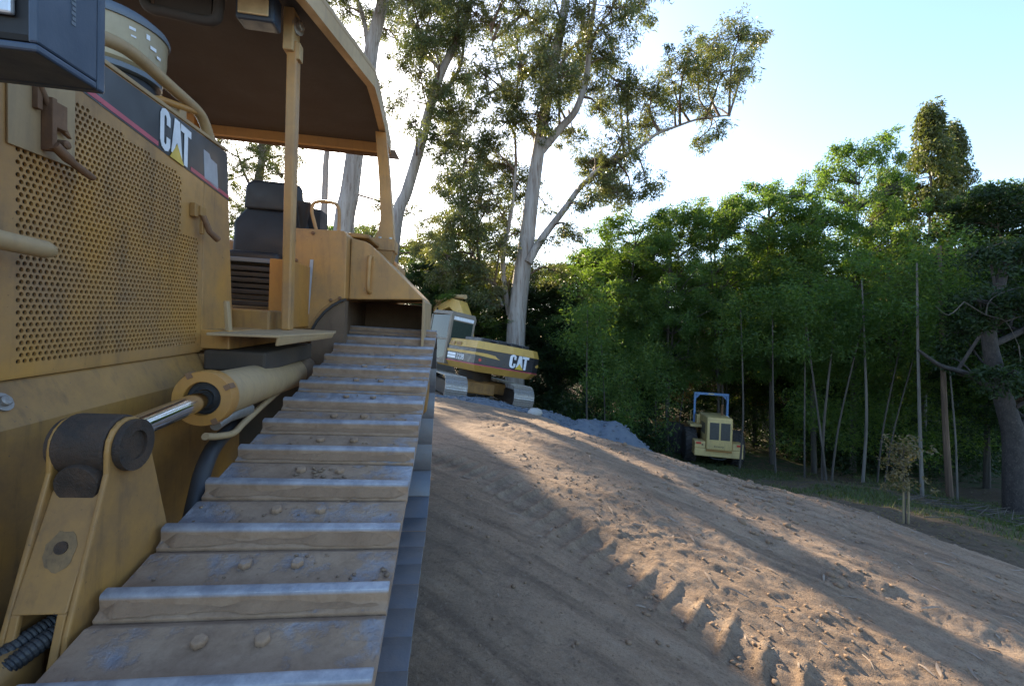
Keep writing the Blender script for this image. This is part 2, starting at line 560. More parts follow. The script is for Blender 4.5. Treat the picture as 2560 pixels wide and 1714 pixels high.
def crest(X, Y):
    """signed distance to the lip of the embankment; positive = beyond it"""
    best = np.full(X.shape, 1e9)
    sg = np.ones(X.shape)
    for (ax, ay), (bx, by) in zip(EDGE[:-1], EDGE[1:]):
        dx, dy = bx - ax, by - ay
        t = np.clip(((X - ax) * dx + (Y - ay) * dy) / (dx * dx + dy * dy), 0, 1)
        px, py = X - ax - t * dx, Y - ay - t * dy
        d = np.hypot(px, py)
        s = np.where(dx * py - dy * px > 0, -1.0, 1.0)
        m = d < best
        best = np.where(m, d, best)
        sg = np.where(m, s, sg)
    return best * sg


CA, SA = 0.78, -0.626     # direction of the bladed windrows


def ground_z(X, Y, detail=True):
    X = np.asarray(X, float)
    Y = np.asarray(Y, float)
    b = np.interp(Y, _yt, _bt)
    sl = 0.052 + 0.118 * sst(5, 12, Y)
    Xc = np.clip(X, -7, 14)
    soft = np.log1p(np.exp(np.clip(Xc * 4, -40, 40))) / 4
    E = b - sl * Xc - (0.17 - sl) * soft
    s = crest(X, Y) + 0.22 * fbm(X * 0.9, Y * 0.9, 3, 5)
    drop = 0.80 * np.log1p(np.exp(np.clip(s * 5, -40, 40))) / 5
    low = -1.4 - 0.183 * np.clip(Y, 0, 17) + 0.10 * np.clip(Y - 18.5, 0, 60) - 0.07 * np.clip(X - 5, 0, 12)
    low = np.minimum(low, E - 0.45)
    low = low + 0.10 * fbm(X * 0.8, Y * 0.8, 3, 9)
    trench = 0.75 * sst(.10, .55, s) * sst(1.75, 1.40, s) * sst(2.4, 3.6, X) * sst(10, 8.5, Y)
    A = E - drop
    k = 7.0
    mx = np.maximum(A, low)
    z = mx + np.log1p(np.exp(-np.clip(np.abs(A - low) * k, 0, 40))) / k - 0.05 * (1 - sst(0.2, 1.2, np.abs(A - low)))
    z = z - trench
    if detail:
        u = X * CA + Y * SA           # along the windrows
        v = -X * SA + Y * CA          # across
        near = 1 - sst(0.0, 0.5, s)
        side = sst(0.1, 1.6, X + 0.42 * (Y - 3.4))          # rough side slope, right of the wheelings
        z = z + near * side * (0.075 * vnoise(u * 0.30, v * 1.7, 21) + 0.050 * vnoise(u * 0.5, v * 4.3, 22) + 0.022 * vnoise(u * 1.2, v * 10, 23))
        z = z + 0.035 * fbm(X * 1.3, Y * 1.3, 3, 31) + (0.006 + 0.010 * side) * fbm(X * 7, Y * 7, 4, 33, 0.7) + (0.003 + .004 * side) * vnoise(X * 24, Y * 24, 37)
        # packed lines of clods
        cl = np.clip(fbm(u * 1.2, v * 2.6, 3, 41) - 0.12, 0, 1)
        z = z + side * near * cl * 0.11 * np.abs(fbm(X * 9, Y * 9, 3, 43, 0.7))
        # cleat prints left by a crawler, running down to the right
        px, py = X - 0.06, Y - 3.45
        du = px * 0.66 - py * 0.75
        dv = px * 0.75 + py * 0.66 + 0.05 * np.sin(du * 1.7)
        inb = sst(-2.6, -1.8, du) * sst(2.6, 1.6, du) * np.exp(-(np.abs(dv - 0.42) / 0.25) ** 4)
        bar = np.abs(((du + 0.25 * dv) / 0.19) % 1 - 0.5) * 2
        z = z + inb * (0.030 * sst(0.68, 0.86, bar + .25 * vnoise(X * 9, Y * 9, 53)) - 0.014) * (0.25 + 1.3 * (vnoise(X * 3, Y * 3, 51) + 0.5))
        # fine cleat ripples beside the machine
        rp = np.exp(-(np.abs(X + 0.10 * Y - 0.10) / 0.75) ** 4) * sst(1.0, 1.6, Y) * sst(7.5, 5.5, Y) * (1 - inb)
        z = z + rp * 0.0022 * np.sin((Y + 0.12 * X + 0.05 * vnoise(X * 2, Y * 2, 61)) * 2 * math.pi / 0.085) * (0.5 + vnoise(X * 1.5, Y * 1.5, 62) + 0.5)
    return z + CAMZ


def gz(x, y, detail=False):
    return float(ground_z(np.array([x]), np.array([y]), detail)[0])


def axis_coords(a, b, fine, grow, lo, hi):
    mid = np.arange(a, b + 1e-6, fine)
    out = [mid]
    r, s, p = [], fine, b
    while p < hi:
        s *= grow
        p += s
        r.append(p)
    l, s, p = [], fine, a
    while p > lo:
        s *= grow
        p -= s
        l.append(p)
    return np.concatenate([np.array(l[::-1]), mid, np.array(r)])


gx = axis_coords(-0.9, 4.2, 0.0185, 1.035, -260, 260)
gy = axis_coords(1.5, 6.2, 0.0185, 1.03, -120, 400)
GX, GY = np.meshgrid(gx, gy)
GZ = ground_z(GX, GY)
ny, nx = GX.shape
me = bpy.data.meshes.new('ground')
vs = np.stack([GX, GY, GZ], -1).reshape(-1, 3)
idx = np.arange(nx * ny).reshape(ny, nx)
fs = np.stack([idx[:-1, :-1], idx[:-1, 1:], idx[1:, 1:], idx[1:, :-1]], -1).reshape(-1, 4)
me.vertices.add(len(vs))
me.vertices.foreach_set('co', vs.ravel())
me.loops.add(fs.size)
me.loops.foreach_set('vertex_index', fs.ravel().astype(np.int32))
me.polygons.add(len(fs))
me.polygons.foreach_set('loop_start', np.arange(0, fs.size, 4, dtype=np.int32))
me.polygons.foreach_set('use_smooth', np.ones(len(fs), bool))
me.update(calc_edges=True)
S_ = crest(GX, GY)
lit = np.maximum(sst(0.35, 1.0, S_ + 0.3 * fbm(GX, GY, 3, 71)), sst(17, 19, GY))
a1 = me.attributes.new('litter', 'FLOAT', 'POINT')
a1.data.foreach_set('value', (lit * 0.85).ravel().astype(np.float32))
grs = sst(2.3, 3.0, S_) * sst(-0.1, 0.2, fbm(GX * 0.5, GY * 0.5, 3, 77) + 0.10) * (GX > 2)
grs = np.maximum(grs, .5 * sst(3.2, 4.0, S_) * sst(5.6, 4.2, S_) * (GX > 4) * (GY < 12))
grs = np.maximum(grs, sst(16.5, 18, GY) * sst(26, 22, GY) * sst(3, 5, GX))
a2 = me.attributes.new('grass', 'FLOAT', 'POINT')
a2.data.foreach_set('value', grs.ravel().astype(np.float32))
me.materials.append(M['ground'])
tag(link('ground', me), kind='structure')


def mesh_np(name, V, F, mat, rnd=None, smooth=False):
    """V (n,3), F (m,k) numpy -> mesh"""
    me = bpy.data.meshes.new(name)
    me.vertices.add(len(V))
    me.vertices.foreach_set('co', np.ascontiguousarray(V, dtype=np.float32).ravel())
    k = F.shape[1]
    me.loops.add(F.size)
    me.loops.foreach_set('vertex_index', np.ascontiguousarray(F, dtype=np.int32).ravel())
    me.polygons.add(len(F))
    me.polygons.foreach_set('loop_start', np.arange(0, F.size, k, dtype=np.int32))
    if smooth:
        me.polygons.foreach_set('use_smooth', np.ones(len(F), bool))
    me.update(calc_edges=True)
    if rnd is not None:
        a = me.attributes.new('rnd', 'FLOAT', 'FACE')
        a.data.foreach_set('value', np.ascontiguousarray(rnd, dtype=np.float32))
    me.materials.append(M[mat] if isinstance(mat, str) else mat)
    return me


# ------------------------------------------------------------------ bulldozer (x right, y rearwards, z up; frame origin at the eye, shifted to the machine's base)
def machine_frame(yaw, pitch, roll):
    y, p, r = math.radians(yaw), math.radians(pitch), math.radians(roll)
    d = Vector((-math.sin(y) * math.cos(p), math.cos(y) * math.cos(p), math.sin(p)))
    l0 = Vector((math.cos(y), math.sin(y), 0))
    n0 = l0.cross(d)
    l = l0 * math.cos(r) - n0 * math.sin(r)
    n = n0 * math.cos(r) + l0 * math.sin(r)
    return Matrix((l, d, n)).transposed()


DZ = machine_frame(7.55, 3.6, 3.0)
OFF = Vector((-1.45, 2.3, -1.63))
dozer = empty('bulldozer', DZ @ OFF + Vector((0, 0, CAMZ)), DZ,
              'large dusty yellow bulldozer with perforated engine doors and canopy filling the left side', 'bulldozer')


def B():
    return MB(OFF)


def put(name, mb, mat, parent=None, bevel=0.0, smooth=False, seg=2):
    return mb.build(name, mat, parent or dozer, bevel, smooth, seg)


# ---- tracks
CF, RF = Vector((0.88, -1.165)), 0.435
CS, RS = Vector((3.36, -0.5726)), 0.415
CR, RR = Vector((3.28, -1.205)), 0.38


def hull(points):
    pts = sorted(set((round(p[0], 5), round(p[1], 5)) for p in points))

    def half(ps):
        h = []
        for p in ps:
            while len(h) >= 2 and (h[-1][0] - h[-2][0]) * (p[1] - h[-2][1]) - (h[-1][1] - h[-2][1]) * (p[0] - h[-2][0]) <= 0:
                h.pop()
            h.append(p)
        return h
    lo = half(pts)
    up = half(pts[::-1])
    return lo[:-1] + up[:-1]          # counter-clockwise


pp = []
for c, r in ((CF, RF), (CS, RS), (CR, RR)):
    for i in range(180):
        a = 2 * math.pi * i / 180
        pp.append((c.x + r * math.cos(a), c.y + r * math.sin(a)))
H_ = [Vector(p) for p in reversed(hull(pp))]      # clockwise: along the top run towards the rear
st = min(range(len(H_)), key=lambda i: (H_[i] - Vector((0.80, -0.75))).length)
H_ = H_[st:] + H_[:st]
seglen = [(H_[(i + 1) % len(H_)] - H_[i]).length for i in range(len(H_))]
PERI = sum(seglen)
NSHOE = round(PERI / 0.2095)
PITCH = PERI / NSHOE


def along(s):
    s %= PERI
    for i, L in enumerate(seglen):
        if s <= L:
            a, b = H_[i], H_[(i + 1) % len(H_)]
            return a.lerp(b, s / L), (b - a).normalized()
        s -= L
    return H_[0], (H_[1] - H_[0]).normalized()


prof = [(-.108, -.022), (-.108, -.003), (-.092, .001), (-.086, .005), (-.081, .031), (-.076, .035), (-.058, .035), (-.053, .031), (-.047, .008), (-.034, .001), (.02, -.001), (.082, -.001), (.102, -.012), (.102, -.022)]
sm = MB()
sm.prism([(-.305, y, z) for y, z in prof], (.61, 0, 0))
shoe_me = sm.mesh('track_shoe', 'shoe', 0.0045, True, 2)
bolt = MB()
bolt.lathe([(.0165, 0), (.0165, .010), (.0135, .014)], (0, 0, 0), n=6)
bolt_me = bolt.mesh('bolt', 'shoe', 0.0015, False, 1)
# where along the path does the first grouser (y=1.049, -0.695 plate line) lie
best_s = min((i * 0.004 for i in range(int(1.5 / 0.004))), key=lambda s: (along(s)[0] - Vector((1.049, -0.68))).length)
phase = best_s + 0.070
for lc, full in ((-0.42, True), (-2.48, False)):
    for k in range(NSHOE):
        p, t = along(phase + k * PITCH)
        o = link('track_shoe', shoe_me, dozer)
        outn = Vector((-t.y, t.x))
        m = Matrix(((1, 0, 0), (0, t.x, outn.x), (0, t.y, outn.y)))
        jx = random.uniform(-.002, .002)
        o.matrix_local = Matrix.Translation(Vector((lc + jx, p.x, p.y)) - OFF) @ (m.to_4x4()) @ Matrix.Rotation(random.uniform(-.008, .008), 4, 'Y')
        if full and outn.y > 0.3:
            for bx in (-.062, .062):
                bo = link('bolt', bolt_me, o)
                bo.location = (bx + random.uniform(-.002, .002), .038, -.001)
                bo.rotation_euler = (0, 0, random.uniform(0, 1))
    ch = B()
    for k in range(NSHOE):
        for sx in (-.10, .06):
            p, t = along(phase + (k + .5) * PITCH)
            nn = Vector((-t.y, t.x))
            a, b = p - t * .115 - nn * .11, p + t * .115 - nn * .11
            c1, c2 = p + t * .1 - nn * .026, p - t * .1 - nn * .026
            ch.prism([(lc + sx, q.x, q.y) for q in (a, b, c1, c2)], (.04, 0, 0))
    put('track_chain', ch, 'dark_under')
    for c, r, nm in ((CF, .29, 'front_idler'), (CR, .25, 'rear_idler'), (CS, .28, 'drive_sprocket')):
        w = B()
        w.lathe([(r * .5, -.11), (r * .55, -.09), (r, -.06), (r, .06), (r * .55, .09), (r * .5, .11)], (lc, c.x, c.y), (1, 0, 0), 30)
        put(nm, w, 'dark_under', smooth=True)
    fr = B()
    fr.prism([(lc - .14, .95, -1.38), (lc - .14, 3.2, -1.40), (lc - .14, 3.2, -1.02), (lc - .14, 2.6, -.86), (lc - .14, 1.5, -1.0), (lc - .14, .95, -1.08)], (.28, 0, 0))
    put('track_frame', fr, 'yellow_worn', bevel=.012)
    for k in range(6):
        ro = B()
        ro.lathe([(.07, -.13), (.10, -.11), (.10, -.07), (.075, -.06), (.075, .06), (.10, .07), (.10, .11), (.07, .13)], (lc, 1.25 + k * .33, -1.42), (1, 0, 0), 16)
        put('track_roller', ro, 'dark_under', smooth=True)
    fd = B()
    fd.lathe([(.2, 0), (.21, .10), (.16, .15), (.05, .16)], (lc + .11, CS.x, CS.y), (1, 0, 0), 24)
    put('final_drive', fd, 'yellow_worn', smooth=True)

# dried mud clinging to the shoes
V, F = [], []
ico = bmesh.new()
bmesh.ops.create_icosphere(ico, subdivisions=2, radius=1)
IV = np.array([v.co[:] for v in ico.verts])
IF = np.array([[v.index for v in f.verts] for f in ico.faces])
bmesh.ops.delete(ico, geom=ico.verts[:], context='VERTS')
bmesh.ops.create_icosphere(ico, subdivisions=1, radius=1)
IV1 = np.array([v.co[:] for v in ico.verts])
IF1 = np.array([[v.index for v in f.verts] for f in ico.faces])
ico.free()


def clumps(centers, radii, flatz=0.7, iv=None, jf=0.35, rng=RNG):
    iv = IV1 if iv is None else iv
    jf_ = IF1 if iv is IV1 else IF
    Vs, Fs = [], []
    for i, (c, r) in enumerate(zip(centers, radii)):
        v = iv * (1 + rng.uniform(-jf, jf, (len(iv), 1)))
        sc_ = np.array([rng.uniform(.7, 1.3), rng.uniform(.7, 1.3), rng.uniform(.6, 1.0) * flatz]) * r
        an = rng.uniform(0, 6.28)
        R_ = np.array([[math.cos(an), -math.sin(an), 0], [math.sin(an), math.cos(an), 0], [0, 0, 1]])
        Vs.append((v * sc_) @ R_.T + np.array(c))
        Fs.append(jf_ + i * len(iv))
    return np.concatenate(Vs), np.concatenate(Fs)


cs, rs = [], []
for k in range(170):
    i = random.randrange(0, 12)
    p, t = along(phase + i * PITCH + random.uniform(-.045, .09))
    cs.append(Vector((-.42 + random.uniform(-.29, .29), p.x, p.y + .002)) - OFF)
    rs.append(random.choice([.002, .003, .003, .004, .005, .006]))
for (lx, sp, r, n) in ((-.46, 2.035, .009, 14), (-.40, 2.03, .008, 12), (-.15, -.10, .016, 6), (-.20, -.13, .009, 6)):
    for q in range(n):
        p, t = along(phase + sp * PITCH + random.uniform(-.03, .05))
        cs.append(Vector((lx + random.uniform(-.06, .06), p.x, p.y + .003)) - OFF)
        rs.append(r * random.uniform(.5, 1.1))
V, F = clumps(cs, rs, .55)
tag(link('dried_mud', mesh_np('dried_mud', V, F, 'clod', smooth=False), dozer), kind='stuff')
# mud packed against the risers of the near shoes
mv, mf = [], []
for k in range(0, 7):
    nx_, nz_ = 60, 5
    p0, t = along(phase + k * PITCH)
    nn = Vector((-t.y, t.x))
    base_i = len(mv)
    hh = [max(0.0, (0.62 + 0.9 * float(fbm(np.array([(i / nx_) * 5 + k * 7.3]), np.array([k * 3.1]), 3, 91)[0])) * .022 * (1 if k < 4 else .7)) for i in range(nx_ + 1)]
    for i in range(nx_ + 1):
        lx = -.42 - .296 + .592 * i / nx_
        endf = min(1, min(i, nx_ - i) / 3)
        for j in range(nz_ + 1):
            f_ = j / nz_
            h = hh[i] * endf * f_
            y = -.081 - .009 * (1 - f_ ** 3) - (.003 + .016 * hh[i] / .022) * (1 - f_) ** 1.6 * endf - .0025 * endf * random.random() * (1 - f_)
            q = p0 + t * y + nn * (h + .002)
            mv.append(tuple(Vector((lx, q.x, q.y)) - OFF))
    for i in range(nx_):
        for j in range(nz_):
            a = base_i + i * (nz_ + 1) + j
            mf.append((a, a + nz_ + 1, a + nz_ + 2, a + 1))
tag(link('packed_mud', mesh_np('packed_mud', np.array(mv), np.array(mf), 'mudcake', smooth=True), dozer), kind='stuff')

# ---- unseen blade and push frame, added to keep sky light off the lower front
bl = B()
bl.prism([(-3.05, y, z) for y, z in [(-.52, -.62), (-.62, -.75), (-.68, -1.0), (-.64, -1.3), (-.55, -1.58), (-.60, -1.58), (-.70, -1.3), (-.74, -1.0), (-.68, -.74), (-.58, -.60)]], (3.2, 0, 0))
put('blade', bl, 'yellow_worn', bevel=.01)
pa = B()
pa.box(-1.2, -.95, -.6, .9, -1.25, -1.0)
pa.box(-1.95, -1.7, -.6, .9, -1.25, -1.0)
put('push_frame', pa, 'yellow_worn', bevel=.02)

# ---- engine hood
LH = -1.08


def strip_n(d):
    return 0.599 - 0.1142 * (d - 1.2)


def rear_edge(n):            # slanted rear edge of the hood side
    return 2.37 - 0.115 * (n + .133)


# perforated door
PX, PZ, HR = 0.0175, 0.0152, 0.0060
d0, d1, n0, n1 = 1.190, 2.084, -0.222, 0.688
v, f = [], []


def quad(a, b, c, d, l=LH):
    k = len(v)
    v.extend([(l, *a), (l, *b), (l, *c), (l, *d)])
    f.append((k, k + 1, k + 2, k + 3))


def hole_ok(d, n):
    if d < 1.262 or d > 2.056 or n < -.188:
        return False
    if n > strip_n(d) - 0.040:
        return False
    if d < 1.432 and n > .345:          # latch plate
        return False
    if d > 1.925 and n > .262:
        return False
    return True


row = 0
n = n0
nrows = int((n1 - n0) / PZ)
RHO = (n1 - n0) / nrows
for r in range(nrows):
    za, zb = n0 + r * RHO, n0 + (r + 1) * RHO
    off = (r % 2) * PX / 2
    cells = []
    kx = 0
    while d0 + off + (kx + 1) * PX < d1:
        ca = d0 + off + kx * PX
        if hole_ok(ca + PX / 2, (za + zb) / 2):
            cells.append(ca)
        kx += 1
    if not cells:
        quad((d0, za), (d1, za), (d1, zb), (d0, zb))
        continue
    cur = d0
    for ca in cells:
        if ca - cur > 1e-5:
            quad((cur, za), (ca, za), (ca, zb), (cur, zb))
        cx_, cz_ = ca + PX / 2, (za + zb) / 2
        K = 12
        b0 = len(v)
        for q in range(K):
            an = 2 * math.pi * (q + .5) / K
            v.append((LH, cx_ + HR * math.cos(an), cz_ + HR * math.sin(an)))
        for q in range(K):
            an = 2 * math.pi * (q + .5) / K
            v.append((LH - .006, cx_ + HR * math.cos(an), cz_ + HR * math.sin(an)))
        for q in range(K):
            q2 = (q + 1) % K
            f.append((b0 + q, b0 + K + q, b0 + K + q2, b0 + q2))
        co = len(v)
        v.extend([(LH, ca + PX, zb), (LH, ca, zb), (LH, ca, za), (LH, ca + PX, za)])
        for s in range(4):              # corner s owns ring points s*3 .. s*3+2
            ring = [b0 + (s * 3 + j) % K for j in range(3)]
            f.append((co + s, ring[0], ring[1]))
            f.append((co + s, ring[1], ring[2]))
            f.append((co + s, ring[2], b0 + (s * 3 + 3) % K, co + (s + 1) % 4))
        cur = ca + PX
    if d1 - cur > 1e-5:
        quad((cur, za), (d1, za), (d1, zb), (cur, zb))
door = B()
door.add(v, f)
# folded rim of the door
door.box(LH - .03, LH - .0005, d0 - .004, d0 - .0005, n0, n1)
door.box(LH - .03, LH - .0005, d1 + .0005, d1 + .003, n0, n1)
door.box(LH - .03, LH - .0005, d0, d1, n0 - .004, n0 - .0005)
dm = door.mesh('engine_door', 'yellow')
bm = bmesh.new()
bm.from_mesh(dm)
bmesh.ops.remove_doubles(bm, verts=bm.verts, dist=1e-6)
bm.to_mesh(dm)
bm.free()
eng_door = link('engine_door', dm, dozer)

rp = B()
rp.prism([(LH - .03, 2.090, n0), (LH - .03, rear_edge(n0), n0), (LH - .03, rear_edge(n1), n1), (LH - .03, 2.090, n1)], (.03, 0, 0))
put('rear_side_panel', rp, 'yellow', bevel=.005)
rp2 = B()        # flange closing the rear of the hood
rp2.prism([(-1.82, rear_edge(n0) - .02, n0), (-1.82, rear_edge(n1) - .02, n1), (-1.82, rear_edge(n1) - .005, n1), (-1.82, rear_edge(n0) - .005, n0)], (.72, 0, 0))
put('hood_bulkhead', rp2, 'yellow_pale')
core = B()
core.box(-1.80, -1.17, 1.22, 2.06, -.22, .66)
put('radiator_core', core, 'dark_under', bevel=.01)
ht = B()
ht.prism([(-1.80, 1.16, .688), (-1.10, 1.16, .688), (-1.083, 1.16, .696), (-1.10, 1.16, .710), (-1.25, 1.16, .722), (-1.65, 1.16, .722), (-1.82, 1.16, .705)], (0, 1.11, 0))
put('hood_top', ht, 'yellow_pale', bevel=.004)
edge = B()
edge.prism([(-1.084, 1.16, .6885), (-1.074, 1.16, .6885), (-1.074, 1.16, .703), (-1.084, 1.16, .703)], (0, 1.112, 0))
put('hood_edge_trim', edge, 'yellow_tan', bevel=.003)
far = B()
far.box(-1.84, -1.82, 1.19, 2.3, -.22, .69)
put('far_engine_door', far, 'yellow')

# decals on the side: black wedge, red pinstripe, lettering, notice
dec = B()
pts = [(1.192, strip_n(1.192)), (rear_edge(strip_n(2.3)) - .006, strip_n(rear_edge(.47))), (rear_edge(.684) - .006, .684), (1.192, .684)]
dec.prism([(LH + .0006, *p) for p in pts], (.0012, 0, 0))
strip = put('black_stripe', dec, 'strip')
rd = B()
for a, b in ((1.192, 1.785), (1.985, rear_edge(.48) - .008)):
    rd.prism([(LH + .0022, a, strip_n(a) + .006), (LH + .0022, b, strip_n(b) + .006), (LH + .0022, b, strip_n(b) + .022), (LH + .0022, a, strip_n(a) + .022)], (.0008, 0, 0))
put('red_pinstripe', rd, 'red', strip)

LETTER_C = [(.30, .64), (.30, .86), (.24, .97), (.14, 1.0), (.05, .95), (0, .82), (0, .20), (.05, .06), (.14, 0), (.24, .04), (.30, .16), (.30, .36), (.19, .36), (.19, .20), (.15, .15), (.11, .20), (.11, .80), (.15, .86), (.19, .80), (.19, .64)]
LETTER_A = [(.34, .10), (.44, .98), (.60, .98), (.70, .10), (.59, .10), (.575, .30), (.52, .42), (.465, .30), (.45, .10)]
LETTER_A_EYE = [(.515, .56), (.52, .80), (.535, .56)]
LETTER_T = [(.64, .98), (1.0, .98), (1.0, .80), (.885, .80), (.885, 0), (.765, 0), (.765, .80), (.64, .80)]
TRI = [(.30, -.04), (.52, .38), (.76, -.04)]


def lettering(parent, mapf, ext, mat_w='white', mat_y='logo_yellow', off=(0, 0, 0)):
    for nm, poly in (('letter', LETTER_C), ('letter', LETTER_A), ('letter', LETTER_T)):
        b = MB(off)
        b.prism([mapf(x, y) for x, y in poly], ext)
        b.build(nm, mat_w, parent)
    b = MB(off)
    b.prism([mapf(x, y) for x, y in TRI], Vector(ext) * 1.6)
    b.build('triangle_emblem', mat_y, parent)


lettering(strip, lambda x, y: (LH + .0034, 1.792 + .188 * x, strip_n(1.792 + .188 * x) + .006 + .150 * y), (.0016, 0, 0), off=OFF)
nb = B()
dq = [(2.075, .515), (2.075, .645), (2.11, .628), (2.125, .612), (2.19, .592), (2.235, .60), (2.235, .50)]
dq = [(2.074, .632), (2.118, .628), (2.130, .612), (2.182, .604), (2.198, .497), (2.085, .515)]
nb.prism([(LH + .0022, *p) for p in dq], (.0008, 0, 0))
put('grey_notice', nb, 'greydecal', strip)

# latches
lt = B()
lt.prism([(LH + .001, 1.238, .345), (LH + .001, 1.428, .345), (LH + .001, 1.428, .56), (LH + .001, 1.238, .56)], (.005, 0, 0))
lat = put('latch_plate', lt, 'yellow_tan', bevel=.0015)
lb = B()
lb.box(LH + .006, LH + .034, 1.322, 1.336, .36, .495)
lb.box(LH + .006, LH + .030, 1.336, 1.372, .425, .490)
lb.prism([(LH + .010, 1.372, .425), (LH + .010, 1.398, .415), (LH + .010, 1.372, .452)], (.012, 0, 0))
lb.lathe([(.012, 0), (.012, .03), (.006, .034)], (LH + .006, 1.365, .39), (1, 0, 0), 10)
lb.box(LH + .006, LH + .020, 1.298, 1.312, .455, .515)
lb.tube([(LH + .02, 1.300, .52), (LH + .02, 1.33, .47)], .007)
put('latch_bracket', lb, 'rust', lat, bevel=.002)
ll = B()
ll.tube(smooth_path([(LH + .035, 1.325, .375), (LH + .045, 1.37, .345), (LH + .055, 1.425, .322)]), [.013] * 4 + [.010] * 4 + [.008])
put('latch_lever', ll, 'rust', lat, smooth=True)
lt2 = B()
lt2.box(LH + .001, LH + .022, 1.985, 2.012, .335, .39)
lt2.box(LH + .001, LH + .030, 2.012, 2.055, .345, .385)
lt2.box(LH + .02, LH + .034, 2.02, 2.035, .27, .345)
l2 = put('latch_bracket', lt2, 'yellow_worn', bevel=.003)
lv = B()
lv.tube([(LH + .035, 2.02, .345), (LH + .05, 2.04, .285), (LH + .06, 2.085, .262)], [.011, .012, .014])
put('latch_lever', lv, 'rust', l2, smooth=True)

# grab handle in front of the grille
gh = B()
gh.tube(smooth_path([(-.985, .86, .12), (-.985, 1.0, .112), (-.985, 1.14, .102), (-.985, 1.225, .098)], 3) + [Vector((-.985, 1.241, .097)), Vector((-.985, 1.249, .097))], [.0215] * 10 + [.016, .006], 16)
put('front_grab_handle', gh, 'yellow_tan', smooth=True)
gd = B()
gd.box(-1.86, -1.045, .98, 1.165, -.35, .74)
put('radiator_guard', gd, 'yellow_worn', bevel=.02)

# hood handrail
hr = B()
hr.tube(smooth_path([(-1.10, 1.44, .70), (-1.10, 1.50, .752), (-1.10, 1.59, .785), (-1.10, 1.70, .802), (-1.10, 1.90, .792), (-1.10, 2.05, .784), (-1.10, 2.105, .766), (-1.10, 2.15, .72), (-1.10, 2.165, .69)], 4), .0215, 14)
hand = put('hood_handrail', hr, 'yellow_tan', smooth=True)
hb = B()
hb.tube([(-1.10, 1.80, .705), (-1.10, 1.84, .722), (-1.10, 2.05, .772)], .013)
put('rail_stay', hb, 'orange', hand, smooth=True)
br = B()
br.box(-1.13, -1.095, 1.94, 1.985, .70, .745)
put('rail_bracket', br, 'yellow_tan', hand, bevel=.004)

# air pre-cleaner and stack
ac = B()
ac.lathe([(.135, .700), (.140, .71), (.140, .80), (.13, .815)], (-1.335, 1.93, 0), n=32)
put('muffler', ac, 'black', smooth=True)
bw = B()
bw.lathe([(.145, .83), (.162, .845), (.170, .92), (.172, .985), (.168, .99)], (-1.335, 1.93, 0), n=40)
bowl = put('pre_cleaner_bowl', bw, 'bowl', smooth=True)
ld = B()
ld.lathe([(.178, .984), (.180, .996), (.172, 1.012), (.14, 1.035), (.06, 1.055), (.01, 1.06)], (-1.335, 1.93, 0), n=40)
put('pre_cleaner_lid', ld, 'lid', bowl, smooth=True)
ring = B()
ring.lathe([(.150, .812), (.156, .815), (.156, .832), (.150, .836)], (-1.335, 1.93, 0), n=40)
put('clamp_ring', ring, 'lid', bowl, smooth=True)
for (a, z, w, h) in ((-.62, .955, .020, .010), (-.60, .93, .016, .006), (-.32, .955, .014, .018), (-.20, .925, .026, .012), (-.05, .905, .02, .01)):
    t_ = B()
    cx_, cy_ = -1.335 + .1725 * math.cos(a), 1.93 + .1725 * math.sin(a)
    t_.add([(cx_ - w * math.sin(a) * -.5, cy_ - w * math.cos(a) * .5, z - h / 2), (cx_ + w * math.sin(a) * -.5, cy_ + w * math.cos(a) * .5, z - h / 2),
            (cx_ + w * math.sin(a) * -.5, cy_ + w * math.cos(a) * .5, z + h / 2), (cx_ - w * math.sin(a) * -.5, cy_ - w * math.cos(a) * .5, z + h / 2)], [(0, 1, 2, 3)])
    put('printed_mark', t_, 'white', bowl)
bc = B()
bc.lathe([(.03, .722), (.032, .76), (.02, .785)], (-1.26, 2.12, 0), n=14)
put('orange_cap', bc, 'redlamp', smooth=True)

# work lamp box beside the hood
wl = B()
x0, x1, y0, y1, z0, z1 = -1.0, -.696, .85, .995, .387, .62
wl.box(x0, x1, y1 - .02, y1, z0, z1)
wl.box(x0, x1, y0, y1 - .02, z0, z0 + .014)
wl.box(x0, x1, y0, y1 - .02, z1 - .014, z1)
wl.box(x1 - .014, x1, y0, y1 - .02, z0 + .014, z1 - .014)
wl.box(x0, x0 + .014, y0, y1 - .02, z0 + .014, z1 - .014)
lamp = put('work_lamp', wl, 'lamp_blue', bevel=.004)
lb_ = B()
lb_.box(x0 + .02, x1 - .02, y0 + .035, y1 - .025, z0 + .03, z1 - .02)
put('lamp_body', lb_, 'lamp_black', lamp, bevel=.012)
le = B()
le.box(x0 + .05, x1 - .058, y0 + .024, y0 + .034, z0 + .068, z1 - .04)
put('lens', le, 'lens', lamp, bevel=.004)
lbk = B()
lbk.tube([(-1.12, .95, .46), (-.99, .95, .46)], .022)
put('lamp_bracket', lbk, 'lamp_black', lamp, smooth=True)
for i in range(6):
    e = B()
    e.box(x1, x1 + .0012, .915 + (i % 2) * .002, .924, .472 + i * .0085, .478 + i * .0085)
    put('embossed_mark', e, 'lid', lamp)

